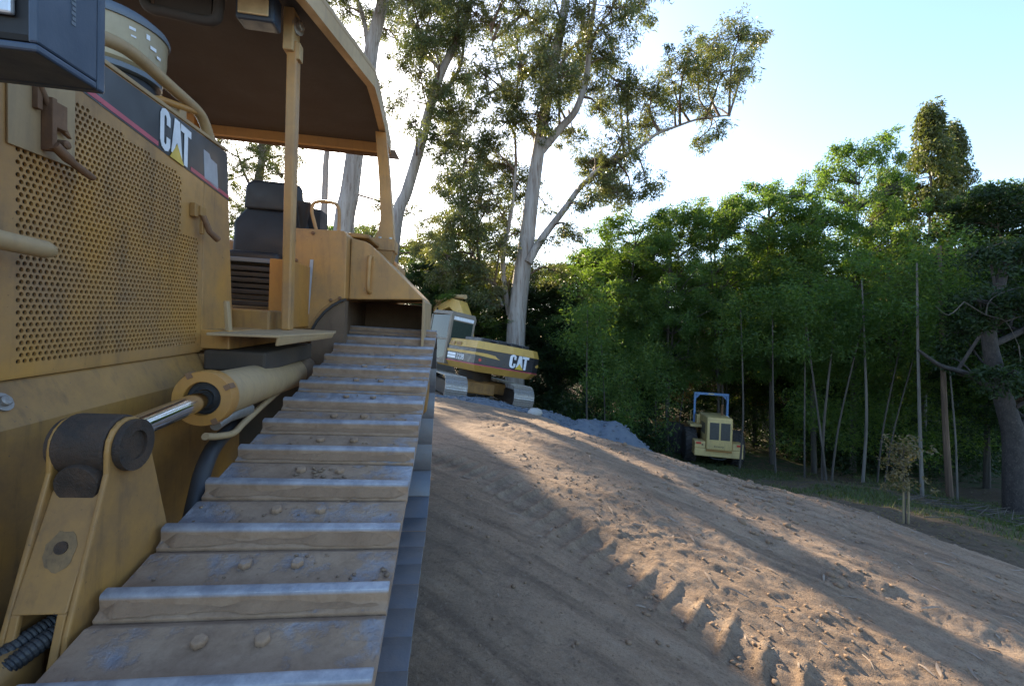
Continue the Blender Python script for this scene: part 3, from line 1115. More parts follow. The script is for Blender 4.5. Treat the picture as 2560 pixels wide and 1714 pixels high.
# ---- main frame below the hood
mfp = B()
mfp.prism([(-1.12, .55, -.228), (-1.088, .55, -.228), (-1.03, .55, -.335), (-1.03, .55, -1.05), (-1.35, .55, -1.05), (-1.35, .55, -.228)], (0, 1.53, 0))
frm = put('main_frame', mfp, 'yellow_worn', bevel=.008)
mf2 = B()
mf2.prism([(-1.15, 2.086, -.235), (-1.06, 2.086, -.235), (-1.00, 2.086, -.30), (-1.05, 2.086, -.42), (-1.05, 2.086, -1.05), (-1.35, 2.086, -1.05)], (0, .32, 0))
put('frame_rear_section', mf2, 'yellow_worn', bevel=.008)
for (yy, zz) in ((1.205, -.275),):
    bt = B()
    bt.lathe([(.024, 0), (.024, .006), (.013, .006), (.013, .016), (.010, .018)], (-1.062, yy, zz), (.88, 0, .48), 14)
    put('frame_bolt', bt, 'steel', frm, smooth=False)
for (yy, zz) in ((2.075, -.30), (2.105, -.295)):
    bt = B()
    bt.lathe([(.012, 0), (.012, .010)], (-1.04, yy, zz), (.8, 0, .5), 6)
    put('frame_bolt', bt, 'rust', frm)
belly = B()
belly.box(-1.9, -1.06, 2.1, 3.6, -1.05, -.34)
put('transmission_case', belly, 'dark_under', bevel=.03)

# ---- lift bracket and cylinder
tw = B()
side = [(1.078, -.40)] + [(1.145 + .066 * math.cos(a), -.352 + .066 * math.sin(a)) for a in np.linspace(math.pi, .1, 9)] + [(1.305, -.655), (1.21, -1.05), (.93, -1.05), (.955, -.86), (.975, -.70)]
tw.prism([(-.742, *p) for p in side], (-.012, 0, 0))
tw.prism([(-.855, *p) for p in side], (-.012, 0, 0))
twr = put('lift_bracket', tw, 'yellow_worn', bevel=.004)
fp = B()       # front plate between the cheeks with a slot at its foot
a_ = [(1.080, -.44), (.986, -.66)]
for (za, zb, xa, xb) in ((0, 1, -.855, -.754),):
    fp.prism([(xa, a_[0][0], a_[0][1]), (xb, a_[0][0], a_[0][1]), (xb, a_[1][0], a_[1][1]), (xa, a_[1][0], a_[1][1])], (0, .014, .004))
fp.prism([(-.855, .986, -.66), (-.838, .986, -.66), (-.838, .935, -.86), (-.855, .935, -.86)], (0, .014, .004))
fp.prism([(-.771, .986, -.66), (-.754, .986, -.66), (-.754, .935, -.86), (-.771, .935, -.86)], (0, .014, .004))
put('front_plate', fp, 'yellow_worn', twr, bevel=.003)
gb = B()
gb.lathe([(.013, 0), (.013, .004)], (-.80, 1.0355, -.545), (0, -.92, .39), 16)
put('grease_hole', gb, 'grease', twr)
def stain(cx_, cn_, r, sd, name='grease_stain', mat='stain'):
    k_ = random.Random(sd)
    b_ = B()
    ring_ = []
    for q in range(22):
        an = 2 * math.pi * q / 22
        rr_ = r * (1 + k_.uniform(-.09, .09))
        zz_ = cn_ + rr_ * 1.25 * math.sin(an)
        ring_.append((cx_ + rr_ * math.cos(an), 1.080 - (zz_ * -1 - .44) * .4273 - .0012, zz_))
    b_.prism(ring_, (0, .0008, .0003))
    put(name, b_, mat, twr)


stain(-.80, -.55, .030, 3)
pb = B()
pb.lathe([(.058, 0), (.060, .006), (.060, .020), (.034, .020), (.034, .013)], (-.745, 1.145, -.352), (1, 0, 0), 26)
put('pin_boss', pb, 'grease', twr, smooth=True)
yk = B()
yk.lathe([(.066, -.055), (.07, -.05), (.07, .045), (.066, .05)], (-.805, 1.145, -.352), (1, 0, 0), 26)
yk.lathe([(.043, 0), (.045, .004), (.045, .05)], (-.803, 1.072, -.425), (0, 1, .1), 24)
yk.lathe([(.060, 0), (.060, .01)], (-.8665, 1.145, -.352), (-1, 0, 0), 24)
put('greasy_rod_eye', yk, 'grease', twr, smooth=True)

cylA, cylG, cylB = Vector((-.80, 1.18, -.345)), Vector((-.815, 1.60, -.330)), Vector((-.885, 2.72, -.385))
ax = (cylB - cylG).normalized()
rod = B()
rod.tube([cylA, cylG + ax * .05], .031, 24)
rd_o = put('chrome_rod', rod, 'chrome', smooth=True)
rn = B()
rn.tube([cylA - ax * .02, cylA + ax * .105], .0325, 24)
put('rod_neck', rn, 'steel', rd_o, smooth=True)
br_ = B()
br_.lathe([(.079, .02), (.081, .03), (.081, 1.02), (.072, 1.04)], cylG, ax, 36)
bar = put('lift_cylinder', br_, 'yellow_tan', smooth=True)
gl = B()
gl.lathe([(.056, .030), (.056, -.010), (.058, -.012), (.090, -.012), (.093, -.006), (.093, .045), (.086, .05)], cylG, ax, 36, False)
glo = put('gland_collar', gl, 'orange', bar, smooth=True)
gs = B()
gs.lathe([(.030, .006), (.036, .012), (.042, .016), (.050, .012), (.056, .014)], cylG, ax, 30, False)
put('rod_seal', gs, 'black', glo, smooth=True)
for k in range(4):
    an = .5 + k * math.pi / 2
    h1 = ax.cross(Vector((0, 0, 1))).normalized()
    h2 = h1.cross(ax)
    c = cylG + (h1 * math.cos(an) + h2 * math.sin(an)) * .086 - ax * .006
    e = B()
    t3 = -h1 * math.sin(an) + h2 * math.cos(an)
    rr = h1 * math.cos(an) + h2 * math.sin(an)
    e.hexa([c + rr * i * .010 + t3 * j * .009 + ax * q for q in (-.009, .03) for (i, j) in ((-1, -1), (1, -1), (1, 1), (-1, 1))])
    put('spanner_slot', e, 'rust', glo)
tr = B()
tr.lathe([(.055, 0), (.075, .02), (.09, .06), (.09, .17), (.05, .22)], cylB - ax * .08, ax, 28)
put('cylinder_trunnion', tr, 'fender_in', bar, smooth=True)
pi = B()
pi.tube(smooth_path([(-.80, 1.585, -.455), (-.795, 1.66, -.475), (-.79, 1.76, -.490), (-.80, 1.86, -.478), (-.82, 2.1, -.452), (-.84, 2.35, -.43)], 4), .0125, 10)
put('hydraulic_pipe', pi, 'yellow_tan', bar, smooth=True)
pf = B()
pf.tube([(-.805, 1.66, -.437), (-.81, 1.76, -.43), (-.815, 1.80, -.428), (-.825, 1.95, -.44)], [.018, .019, .026, .028], 14)
put('pipe_fitting', pf, 'steel', bar, smooth=True)
hs = B()
hs.tube(smooth_path([(-.86, 1.95, -.50), (-.83, 1.72, -.52), (-.79, 1.56, -.56), (-.765, 1.47, -.63), (-.76, 1.42, -.72), (-.765, 1.36, -.82)], 5), .026, 14)
put('black_hose', hs, 'black', smooth=True)
for dx in (0, .038):
    rb = B()
    P = smooth_path([(-.86 + dx, .93, -.735), (-.83 + dx, 1.0, -.715), (-.80 + dx, 1.08, -.705), (-.78 + dx, 1.2, -.70)], 30)
    rb.tube(P, [.0165 + (.0012 if i % 3 else -.0008) for i in range(len(P))], 14)
    put('ribbed_hose', rb, 'black')
gbx = B()
gbx.box(-1.00, -.80, .86, 1.015, -.98, -.715)
put('rounded_cover', gbx, 'yellow_worn', bevel=.03, smooth=True, seg=4)

# ---- operator's platform
rb = B()
rb.box(-1.10, -.965, 2.09, 2.62, -.212, -.128)
put('running_board', rb, 'yellow', bevel=.006)
sp = B()
sp.prism([(-.995, 1.96, -.145), (-.735, 2.02, -.145), (-.635, 2.52, -.145), (-.66, 2.66, -.145), (-.995, 2.68, -.145)], (0, 0, .012))
sp.prism([(-.735, 2.02, -.145), (-.635, 2.52, -.145), (-.645, 2.522, -.165), (-.742, 2.025, -.180)], (-.012, .002, 0))
put('step_plate', sp, 'yellow_tan', bevel=.003)
stp = B()
stp.prism([(-.99, 2.10, -.133), (-.97, 2.10, -.133), (-.985, 2.10, 0), (-1.0, 2.10, 0)], (0, .03, 0))
put('step_upright', stp, 'yellow_tan', bevel=.003)
und = B()
und.box(-1.05, -.80, 2.05, 2.7, -.30, -.215)
put('platform_underframe', und, 'dark_under', bevel=.01)
lp = B()
lp.box(-1.0, -.90, 2.58, 2.95, -.13, .245)
put('kick_panel', lp, 'orange', bevel=.006)

tk = B()
arch = [(-.885, -.145), (-.855, -.085), (-.815, -.03), (-.765, .018), (-.715, .05), (-.685, .062)]
poly = [(-1.035, -.145)] + arch + [(-.690, .46), (-.705, .485), (-1.035, .478)]
tk.prism([(x, 2.95, z) for x, z in poly], (0, .95, 0))
tank = put('side_tank', tk, 'yellow', bevel=.006)
cl = B()
cl.prism([(x, 2.944, z) for x, z in [(-.955, -.13), (-.90, -.13), (-.865, -.072), (-.825, -.017), (-.775, .03), (-.735, .055), (-.955, .048)]], (0, .005, 0))
put('access_cover', cl, 'yellow', tank, bevel=.0012)
ar = B()
A2 = [(x + .004, z) for x, z in arch]
for i in range(len(A2) - 1):
    (xa, za), (xb, zb) = A2[i], A2[i + 1]
    ar.hexa([(xa, 2.93, za), (xb, 2.93, zb), (xb + .006, 2.93, zb - .012), (xa + .006, 2.93, za - .012), (xa, 2.96, za), (xb, 2.96, zb), (xb + .006, 2.96, zb - .012), (xa + .006, 2.96, za - .012)])
put('rubber_seal', ar, 'black', tank)
for (x, z) in ((-.985, .05), (-.985, .28), (-.985, -.04), (-.985, -.10), (-.925, .03), (-.77, .045), (-.89, .455), (-1.0, .40), (-.715, .062)):
    bt = B()
    bt.lathe([(.011, 0), (.011, .006), (.007, .009)], (x, 2.944, z), (0, -1, 0), 8)
    put('tank_bolt', bt, 'rust', tank)
ws = B()
ws.prism([(-.902, 2.941, .29), (-.882, 2.941, .29), (-.898, 2.941, -.05), (-.918, 2.941, -.05)], (0, .002, 0))
put('pale_strip', ws, 'greydecal', tank)
lo = B()
lo.tube(smooth_path([(-.885, 3.0, .47), (-.905, 3.0, .54), (-.92, 3.0, .60), (-.91, 3.0, .648), (-.87, 3.0, .664), (-.81, 3.0, .664), (-.77, 3.0, .652), (-.752, 3.0, .60), (-.752, 3.0, .47)], 3), .011, 10)
put('tank_handrail', lo, 'yellow', tank, smooth=True)
tt = B()
tt.box(-1.035, -.60, 3.2, 3.9, .487, .515)
tt.box(-.76, -.66, 3.3, 3.5, .515, .535)
put('tank_top', tt, 'yellow_worn', tank, bevel=.008)

# ---- rear fender over the track
fe = B()
fp_ = [(-.685, .46), (-.60, .445), (-.565, .43), (-.215, .105), (-.205, .088), (-.65, .062), (-.685, .062)]
fe.prism([(x, 3.05, z) for x, z in fp_], (0, .95, 0))
fend = put('rear_fender', fe, 'yellow', bevel=.006)
ck = B()
ck.prism([(-.208, 3.03, .09), (-.19, 3.03, .075), (-.186, 3.03, -.60), (-.20, 3.03, -.60)], (0, .9, 0))
put('fender_cheek', ck, 'yellow_tan', fend, bevel=.003)
bkw = B()
bkw.box(-.72, -.205, 3.82, 3.9, -.5, .06)
bkw.box(-.735, -.72, 3.05, 3.9, -.5, .05)
put('fender_liner', bkw, 'fender_in', fend)
arl = B()
for i in range(len(arch) - 1):
    (xa, za), (xb, zb) = arch[i], arch[i + 1]
    arl.hexa([(xa, 2.955, za - .015), (xb, 2.955, zb - .015), (xb, 2.955, -.5), (xa, 2.955, -.5), (xa, 3.04, za - .015), (xb, 3.04, zb - .015), (xb, 3.04, -.5), (xa, 3.04, -.5)])
put('arch_liner', arl, 'fender_in', fend)
gh2 = B()
gh2.tube(smooth_path([(-.553, 3.05, .345), (-.556, 3.015, .34), (-.556, 3.0, .31), (-.558, 3.0, .22), (-.558, 3.0, .15), (-.556, 3.015, .12), (-.553, 3.05, .115)], 4), .0135, 12)
put('fender_grab_handle', gh2, 'yellow', fend, smooth=True)
rbdy = B()
rbdy.prism([(-2.2, 3.9, .50), (-.62, 3.9, .50), (-.48, 3.9, .40), (-.48, 3.9, -.3), (-2.3, 3.9, -.3)], (0, .55, 0))
rbdy.box(-2.25, -1.04, 3.3, 3.9, -.3, .42)
put('rear_tank', rbdy, 'yellow', bevel=.02)
rip = B()  # unseen rear end, guessed from its ground shadow and sized to cast it
rip.box(-2.2, -.62, 4.45, 5.1, -1.15, -.35)
rip.box(-2.62, -.27, 5.0, 5.45, -1.25, .08)
put('ripper_shadow_box', rip, 'yellow_worn', bevel=.02)

# ---- canopy and posts
po = B()
po.hexa([(-.886, 2.45, -.133), (-.842, 2.45, -.133), (-.842, 2.515, -.133), (-.886, 2.515, -.133), (-.900, 2.45, 1.33), (-.850, 2.45, 1.33), (-.850, 2.515, 1.33), (-.900, 2.515, 1.33)])
post = put('canopy_post', po, 'yellow', bevel=.008)
pk = B()
pk.box(-.912, -.862, 2.43, 2.53, 1.27, 1.475)
put('post_socket', pk, 'yellow_pale', post, bevel=.006)
pbt = B()
pbt.lathe([(.040, 0), (.040, .012), (.020, .014), (.020, .034), (.016, .036)], (-.862, 2.47, 1.405), (1, -.4, 0), 20)
put('post_bolt', pbt, 'steel', post, smooth=False)
pt = B()
pt.box(-.855, -.835, 2.452, 2.50, 1.24, 1.32)
put('post_tab', pt, 'yellow_pale', post, bevel=.003)
p2 = B()
rings = [(.565, -.655, -.500), (.64, -.625, -.510), (.74, -.613, -.520), (1.05, -.640, -.555), (1.40, -.680, -.600)]
for i in range(len(rings) - 1):
    (z0_, a0, b0), (z1_, a1, b1) = rings[i], rings[i + 1]
    p2.hexa([(a0, 3.70, z0_), (b0, 3.70, z0_), (b0, 3.80, z0_), (a0, 3.80, z0_), (a1, 3.70, z1_), (b1, 3.70, z1_), (b1, 3.80, z1_), (a1, 3.80, z1_)])
po2 = put('canopy_post', p2, 'yellow', bevel=0)
fl = B()
fl.box(-.71, -.485, 3.62, 3.86, .47, .563)
fl.hexa([(-.64, 3.66, .36), (-.52, 3.66, .36), (-.52, 3.82, .36), (-.64, 3.82, .36), (-.70, 3.63, .47), (-.495, 3.63, .47), (-.495, 3.85, .47), (-.70, 3.85, .47)])
put('post_flange', fl, 'yellow', po2, bevel=.006)
for x in (-.68, -.60, -.52):
    bt = B()
    bt.lathe([(.013, 0), (.013, .014)], (x, 3.645, .563), (0, 0, 1), 6)
    put('flange_bolt', bt, 'steel', po2)
for (yy) in (2.45, 3.70):
    pl = B()
    pl.box(-2.05, -1.99, yy, yy + .08, -.13 if yy < 3 else .5, 1.45)
    put('canopy_post', pl, 'yellow', bevel=.006)

CN = 1.50
right = [(-.92, 1.75), (-.745, 2.30), (-.600, 2.90), (-.570, 3.02), (-.578, 3.25), (-.635, 4.24)]
left = [(-2.9 - x, y) for x, y in reversed(right)]
plan = right + left
top = B()
top.prism([(x, y, CN + (0.0)) for x, y in plan], (0, 0, .035))
can = put('canopy', top, 'yellow_tan', bevel=.008)
head = B()
c_in = Vector((-1.45, 3.0))


def inset(p, w):
    return ((p[0] + 1.45) * (1 - w / abs(p[0] + 1.45)) - 1.45, p[1] + (w if p[1] < 2.0 else (-w if p[1] > 4.1 else 0)))


pin = [inset(p, .05) for p in plan]
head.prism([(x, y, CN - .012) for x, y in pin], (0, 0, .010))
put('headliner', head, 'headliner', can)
rim = B()
npl = len(plan)
for i in range(npl):
    j = (i + 1) % npl
    a, b, c, d = plan[i], plan[j], pin[j], pin[i]
    lowz = CN - .085
    rim.hexa([(a[0], a[1], lowz), (b[0], b[1], lowz), (c[0], c[1], lowz), (d[0], d[1], lowz), (a[0], a[1], CN - .0005), (b[0], b[1], CN - .0005), (c[0], c[1], CN - .0005), (d[0], d[1], CN - .0005)])
put('canopy_rim', rim, 'yellow_pale', can)
rc = B()
rc.prism([(-.60, 4.245, 1.46), (-2.30, 4.245, 1.46), (-2.30, 4.245, 1.40), (-.555, 4.245, 1.38)], (0, .012, 0))
put('canopy_rear_lip', rc, 'redlamp' if False else 'fender_in', can)
cl_ = B()
cl_.box(-1.075, -.905, 2.30, 2.40, 1.315, 1.46)
clamp = put('canopy_lamp', cl_, 'lamp_blue', bevel=.012)
ln = B()
ln.box(-1.060, -.925, 2.288, 2.30, 1.332, 1.45)
put('lens', ln, 'lens_warm', clamp, bevel=.006)
mi = B()
mi.tube(smooth_path([(-1.46, 2.3, 1.46), (-1.455, 2.3, 1.34), (-1.43, 2.3, 1.30), (-1.36, 2.3, 1.292), (-1.22, 2.3, 1.278), (-1.165, 2.3, 1.285), (-1.145, 2.3, 1.32), (-1.14, 2.3, 1.46)], 4), .022, 12)
mi.box(-1.42, -1.18, 2.31, 2.33, 1.31, 1.47)
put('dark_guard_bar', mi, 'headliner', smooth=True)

# ---- seat and controls
stt = B()
stt.prism([(-1.42, 3.06, .28), (-1.0, 3.06, .28), (-.985, 3.08, .50), (-1.03, 3.12, .615), (-1.36, 3.12, .615), (-1.42, 3.08, .52)], (0, .12, .02))
seat = put('seat_back', stt, 'seat', bevel=.03, seg=3, smooth=True)
hdr = B()
hdr.prism([(-1.37, 3.10, .60), (-1.02, 3.10, .60), (-1.035, 3.10, .755), (-1.06, 3.10, .785), (-1.32, 3.10, .785), (-1.36, 3.10, .755)], (0, .09, .02))
put('head_rest', hdr, 'seat', seat, bevel=.02, seg=3, smooth=True)
scu = B()
scu.box(-1.37, -1.06, 2.86, 3.12, .20, .31)
put('seat_cushion', scu, 'seat', seat, bevel=.03, seg=3, smooth=True)
con = B()
con.box(-1.06, -.93, 3.22, 3.40, .0, .66)
con.tube([(-1.02, 3.0, .50), (-1.03, 2.97, .62)], [.012, .02])
con.tube([(-.985, 3.05, .50), (-.98, 3.02, .66)], [.02, .05])
put('lever_console', con, 'seat', bevel=.015)
fo = B()
for k in range(7):
    z = -.02 + k * .034
    fo.box(-1.40, -1.02, 2.80 + (k % 2) * .012, 3.0, z, z + .030)
put('bellows_cover', fo, 'black', bevel=.008)
lv2 = B()
lv2.box(-1.42, -1.04, 2.80, 2.86, .235, .262)
put('lever_rail', lv2, 'lid', bevel=.006)
flr = B()
flr.box(-2.0, -.93, 2.42, 3.3, -.16, -.035)
put('cab_floor', flr, 'yellow_worn', bevel=.01)
dash = B()
dash.box(-1.85, -1.42, 2.40, 2.6, -.03, .55)
put('dashboard', dash, 'black', bevel=.02)


# ------------------------------------------------------------------ excavator (x right, y forwards, z up)
EX = machine_frame(22, 1.0, 10.0)
ex_pos = Vector((-0.85, 15.0, -2.24)) + EX @ Vector((0, 1.95, 0)) + Vector((0, 0, CAMZ))
exc = empty('excavator', ex_pos, EX, 'yellow and black crawler excavator tilted on the crest beside the tall eucalyptus', 'excavator')
exc.scale = (1.09, 1.09, 1.09)


def eput(name, mb, mat, parent=None, **k):
    return mb.build(name, mat, parent or exc, **k)


es = MB()
es.prism([(-.35, y, z) for y, z in [(-.092, -.02), (-.092, 0), (-.078, .004), (-.075, .022), (-.062, .022), (-.058, .002), (-.01, 0), (-.006, .018), (.006, .018), (.01, 0), (.055, .002), (.06, .018), (.072, .018), (.075, 0), (.092, 0), (.092, -.02)]], (.70, 0, 0))
es_me = es.mesh('track_shoe', 'steel', 0.003)
er = .42
half = 1.53
per = 4 * half + 2 * math.pi * er


def oval(s):
    s %= per
    if s < 2 * half:
        return Vector((-half + s, 2 * er)), Vector((1, 0))
    s -= 2 * half
    if s < math.pi * er:
        a = math.pi / 2 - s / er
        return Vector((half + er * math.cos(a), er + er * math.sin(a))), Vector((math.sin(a), -math.cos(a)))
    s -= math.pi * er
    if s < 2 * half:
        return Vector((half - s, 0)), Vector((-1, 0))
    s -= 2 * half
    a = -math.pi / 2 - s / er
    return Vector((-half + er * math.cos(a), er + er * math.sin(a))), Vector((math.sin(a), -math.cos(a)))


for sx in (-1.12, 1.12):
    ns = round(per / .19)
    for k in range(ns):
        p, t = oval(k * per / ns)
        o = link('track_shoe', es_me, exc)
        on_ = Vector((-t.y, t.x))
        o.matrix_local = Matrix.Translation((sx, p.x, p.y + .02)) @ Matrix(((1, 0, 0), (0, t.x, on_.x), (0, t.y, on_.y))).to_4x4()
    b = MB()
    b.box(sx - .16, sx + .16, -1.5, 1.5, .22, .66)
    eput('track_frame', b, 'dark_under', bevel=.03)
    for y in (-half, half):
        b = MB()
        b.lathe([(.30, -.12), (.34, -.08), (.34, .08), (.30, .12)], (sx, y, .44), (1, 0, 0), 20)
        eput('idler_wheel', b, 'dark_under', smooth=True)
b = MB()
b.box(-1.0, 1.0, -.55, .55, .40, .78)
b.box(-.5, .5, -.9, .9, .35, .75)
eput('undercarriage_frame', b, 'yellow_worn', bevel=.04)
b = MB()
b.lathe([(.55, .74), (.58, .80), (.58, 1.06), (.55, 1.10)], (0, 0, 0), n=28)
eput('swing_ring', b, 'dark_under', smooth=True)
PL = [(-1.25, .95), (-1.25, -1.78), (-.15, -2.20), (.70, -2.20), (1.08, -1.98), (1.25, -1.60), (1.25, 1.2), (.45, 1.3), (-.25, 1.2)]


def layer(name, mat, z0, z1, ins0=0.0, ins1=0.0, parent=None, front=None):
    b = MB()
    pl = PL
    if front is not None:
        pl = [(x, min(y, front)) for x, y in PL]
        pl = [p for i, p in enumerate(pl) if p != pl[i - 1]]
    cx_, cy_ = 0, -.3
    n = len(pl)
    lo_ = [(x * (1 - ins0 / 1.25), cy_ + (y - cy_) * (1 - ins0 / 1.9), z0) for x, y in pl]
    hi_ = [(x * (1 - ins1 / 1.25), cy_ + (y - cy_) * (1 - ins1 / 1.9), z1) for x, y in pl]
    b.add(lo_ + hi_, [tuple(range(n)), tuple(range(n, 2 * n))] + [(i, (i + 1) % n, n + (i + 1) % n, n + i) for i in range(n)])
    return eput(name, b, mat, parent, bevel=.012)


deck = layer('deck', 'yellow_bright', 1.10, 1.30, .20, 0)
layer('red_stripe', 'red', 1.302, 1.335, .0, .0, deck)
bandl = layer('black_band', 'strip', 1.337, 1.80, 0, 0, None, .0)
layer('upper_cover', 'yellow_bright', 1.802, 2.04, 0, .07, None, -.05)
# yellow flash painted on the band
b = MB()
b.prism([(-1.2535, .0, 1.61), (-1.2535, -1.78, 1.61), (-1.2535, -1.78, 1.69), (-1.2535, .0, 1.69)], (-.004, 0, 0))
t_ = Vector((1.10, -.42, 0)).normalized()
nrm = Vector((-t_.y * -1, 0, 0))
nn_ = Vector((t_.y, -t_.x, 0))
q0 = Vector((-1.25, -1.78, 0)) + nn_ * .004


def at(s, z):
    q = q0 + t_ * s
    return (q.x, q.y, z)


b.prism([at(0, 1.61), at(.78, 1.56), at(.70, 1.60), at(.62, 1.66), at(.35, 1.69), at(0, 1.69)], tuple(nn_ * .004))
eput('yellow_flash', b, 'yellow_bright', bandl)
b = MB()
b.prism([(.86, -2.11, 1.52), (1.08, -1.983, 1.52), (1.08, -1.983, 1.62), (.90, -2.09, 1.60)], (.004, -.006, 0))
eput('yellow_flash', b, 'yellow_bright', bandl)
b = MB()
b.lathe([(.045, 0), (.045, .012)], at(.16, 1.47), tuple(nn_), 16)
eput('red_reflector', b, 'redlamp', bandl)
lettering(bandl, lambda x, y: (-.24 + .72 * x if -.24 + .72 * x > -.15 else -.24 + .72 * x, -2.206 - (max(0, -.15 - (-.24 + .72 * x)) * -.38), 1.385 + .42 * y), (0, -.008, 0))
b = MB()       # small print panel and number on the side
for r in range(2):
    b.box(-1.258, -1.2545, -.62, -.10, 1.40 + r * .095, 1.475 + r * .095)
eput('printed_panel', b, 'white', bandl)
fc = bpy.data.curves.new('number_text', 'FONT')
fc.body = '320B'
fc.size = .24
fc.extrude = .002
tmp = bpy.data.objects.new('number_text', fc)
COL.objects.link(tmp)
bpy.context.view_layer.update()
dg = bpy.context.evaluated_depsgraph_get()
tme = bpy.data.meshes.new_from_object(tmp.evaluated_get(dg))
bpy.data.objects.remove(tmp)
tme.materials.clear()
tme.materials.append(M['white'])
to = link('number', tme, bandl)
to.matrix_local = Matrix.Translation((-1.2575, -.66, 1.40)) @ Matrix(((0, 0, -1), (-1, 0, 0), (0, 1, 0))).to_4x4()
for k, (x0, x1) in enumerate(((-1.0, -.62), (-.50, -.12), (.02, .36), (.48, .80))):
    b = MB()
    b.box(x0, x1, -1.75 if k else -1.6, -.6, 2.0, 2.16)
    eput('engine_hood', b, 'strip', bevel=.03)
b = MB()
b.box(-1.18, -.95, -.95, -.15, 2.045, 2.05)
b.box(-1.2535, -1.25, -.45, -.15, 1.83, 1.95)
b.box(-1.2535, -1.25, -.85, -.55, 1.83, 1.95)
eput('side_vents', b, 'yellow_worn')
# cab
cabx0, cabx1, caby0, caby1 = -1.30, -.32, -.02, 1.45
b = MB()
b.hexa([(cabx0, caby0, 2.80), (cabx1, caby0, 2.80), (cabx1, caby1 - .05, 2.86), (cabx0, caby1 - .05, 2.86), (cabx0 + .05, caby0 + .04, 2.93), (cabx1 - .05, caby0 + .04, 2.93), (cabx1 - .05, caby1 - .12, 2.98), (cabx0 + .05, caby1 - .12, 2.98)])
for (x, y, w) in ((cabx0, caby0, .12), (cabx1 - .10, caby0, .10), (cabx0, caby1 - .09, .09), (cabx1 - .09, caby1 - .09, .09)):
    b.box(x, x + w * .8, y, y + w, 1.16, 2.82)
b.box(cabx0, cabx0 + .05, caby0 + .12, caby1 - .09, 1.95, 2.02)
b.prism([(cabx0, caby0 + .12, 1.16), (cabx0, caby1, 1.16), (cabx0, caby1, 1.50), (cabx0, caby0 + .5, 1.30), (cabx0, caby0 + .12, 1.42)], (.05, 0, 0))
b.box(cabx0 + .05, cabx1, caby0, caby0 + .05, 1.16, 2.04)
b.box(cabx0 + .05, cabx1, caby0 + .004, caby0 + .05, 2.62, 2.82)
b.box(cabx0 + .05, cabx1, caby1 - .06, caby1 - .01, 1.16, 1.5)
cab = eput('cab', b, 'cabgrey', bevel=.012)
b = MB()
b.box(cabx0 + .09, cabx1 - .08, caby0 + .015, caby0 + .03, 2.04, 2.62)
eput('rear_window', b, 'glass', cab)
b = MB()
b.box(cabx0 + .10, cabx1 - .1, caby0 - .004, caby0 + .002, 2.66, 2.77)
eput('white_sign', b, 'white', cab)
b = MB()
b.box(cabx0 + .02, cabx0 + .03, caby0 + .12, caby1 - .09, 2.02, 2.80)
eput('side_window', b, 'glass', cab)
b = MB()
b.box(cabx0 + .02, cabx0 + .03, caby0 + .12, caby1 - .09, 1.30, 1.95)
eput('lower_window', b, 'glass', cab)
b = MB()
b.box(-1.0, -.6, .35, .85, 1.2, 1.6)
b.box(-1.0, -.6, .30, .45, 1.6, 2.35)
eput('cab_seat', b, 'seat', cab, bevel=.04)
# boom, stick, bucket
b = MB()
bp = [(.75, 1.45), (1.3, 2.9), (2.0, 3.6), (2.7, 3.72), (3.95, 3.32), (3.9, 3.08), (2.7, 3.34), (2.15, 3.1), (1.65, 2.4), (1.15, 1.35)]
b.prism([(-.02, y, z) for y, z in bp], (.40, 0, 0))
boom = eput('boom', b, 'yellow_bright', bevel=.03)
b = MB()
b.tube([(.18, 1.9, 3.78), (.18, 3.1, 3.82)], .09, 14)
b.tube([(.18, 3.1, 3.82), (.18, 4.15, 3.62)], .045, 12)
eput('stick_cylinder', b, 'yellow_pale', boom, smooth=True)
b = MB()
for xx in (-.12, .46):
    b.tube([(xx, 1.1, 1.3), (xx, 1.9, 2.0)], .075, 12)
    b.tube([(xx, 1.9, 2.0), (xx, 2.55, 2.75)], .04, 12)
eput('boom_cylinder', b, 'yellow_worn', boom, smooth=True)
b = MB()
b.prism([(.06, y, z) for y, z in [(4.35, 3.65), (4.05, 3.7), (3.65, 3.0), (3.15, .95), (3.35, .85), (4.0, 2.8)]], (.24, 0, 0))
stick = eput('stick', b, 'yellow', bevel=.02)
b = MB()
b.tube([(.18, 3.6, 3.2), (.18, 3.0, 2.0)], .06, 10)
b.tube(smooth_path([(-.05, 3.6, 3.3), (-.1, 3.3, 2.6), (-.08, 3.1, 1.9), (.0, 3.0, 1.3)], 4), .03, 8)
eput('hydraulic_lines', b, 'black', stick, smooth=True)
b = MB()
b.prism([(-.40, y, z) for y, z in [(3.35, 1.05), (3.0, 1.1), (2.6, .85), (2.4, .45), (2.6, .1), (3.0, 0), (3.2, .25), (3.3, .6)]], (1.15, 0, 0))
eput('bucket', b, 'cabgrey', bevel=.02)

SW = Matrix.Rotation(math.radians(15), 4, 'Z')
for o in exc.children:
    if not o.name.startswith(('track_', 'idler_', 'undercarriage', 'swing_')):
        o.matrix_basis = SW @ o.matrix_basis

# ------------------------------------------------------------------ wheel loader (x right, y forwards, z up)
LO = machine_frame(-13, -2, 2.5)
lpos = Vector((7.63, 16.5, 0))
lpos = lpos + LO @ Vector((0, 1.95, 0))
lpos.z = gz(lpos.x, lpos.y) - .02
loader = empty('wheel_loader', lpos, LO, 'pale yellow wheel loader with blue roll bar parked below the crest, seen from behind', 'loader')


def lput(name, mb, mat, parent=None, **k):
    return mb.build(name, mat, parent or loader, **k)


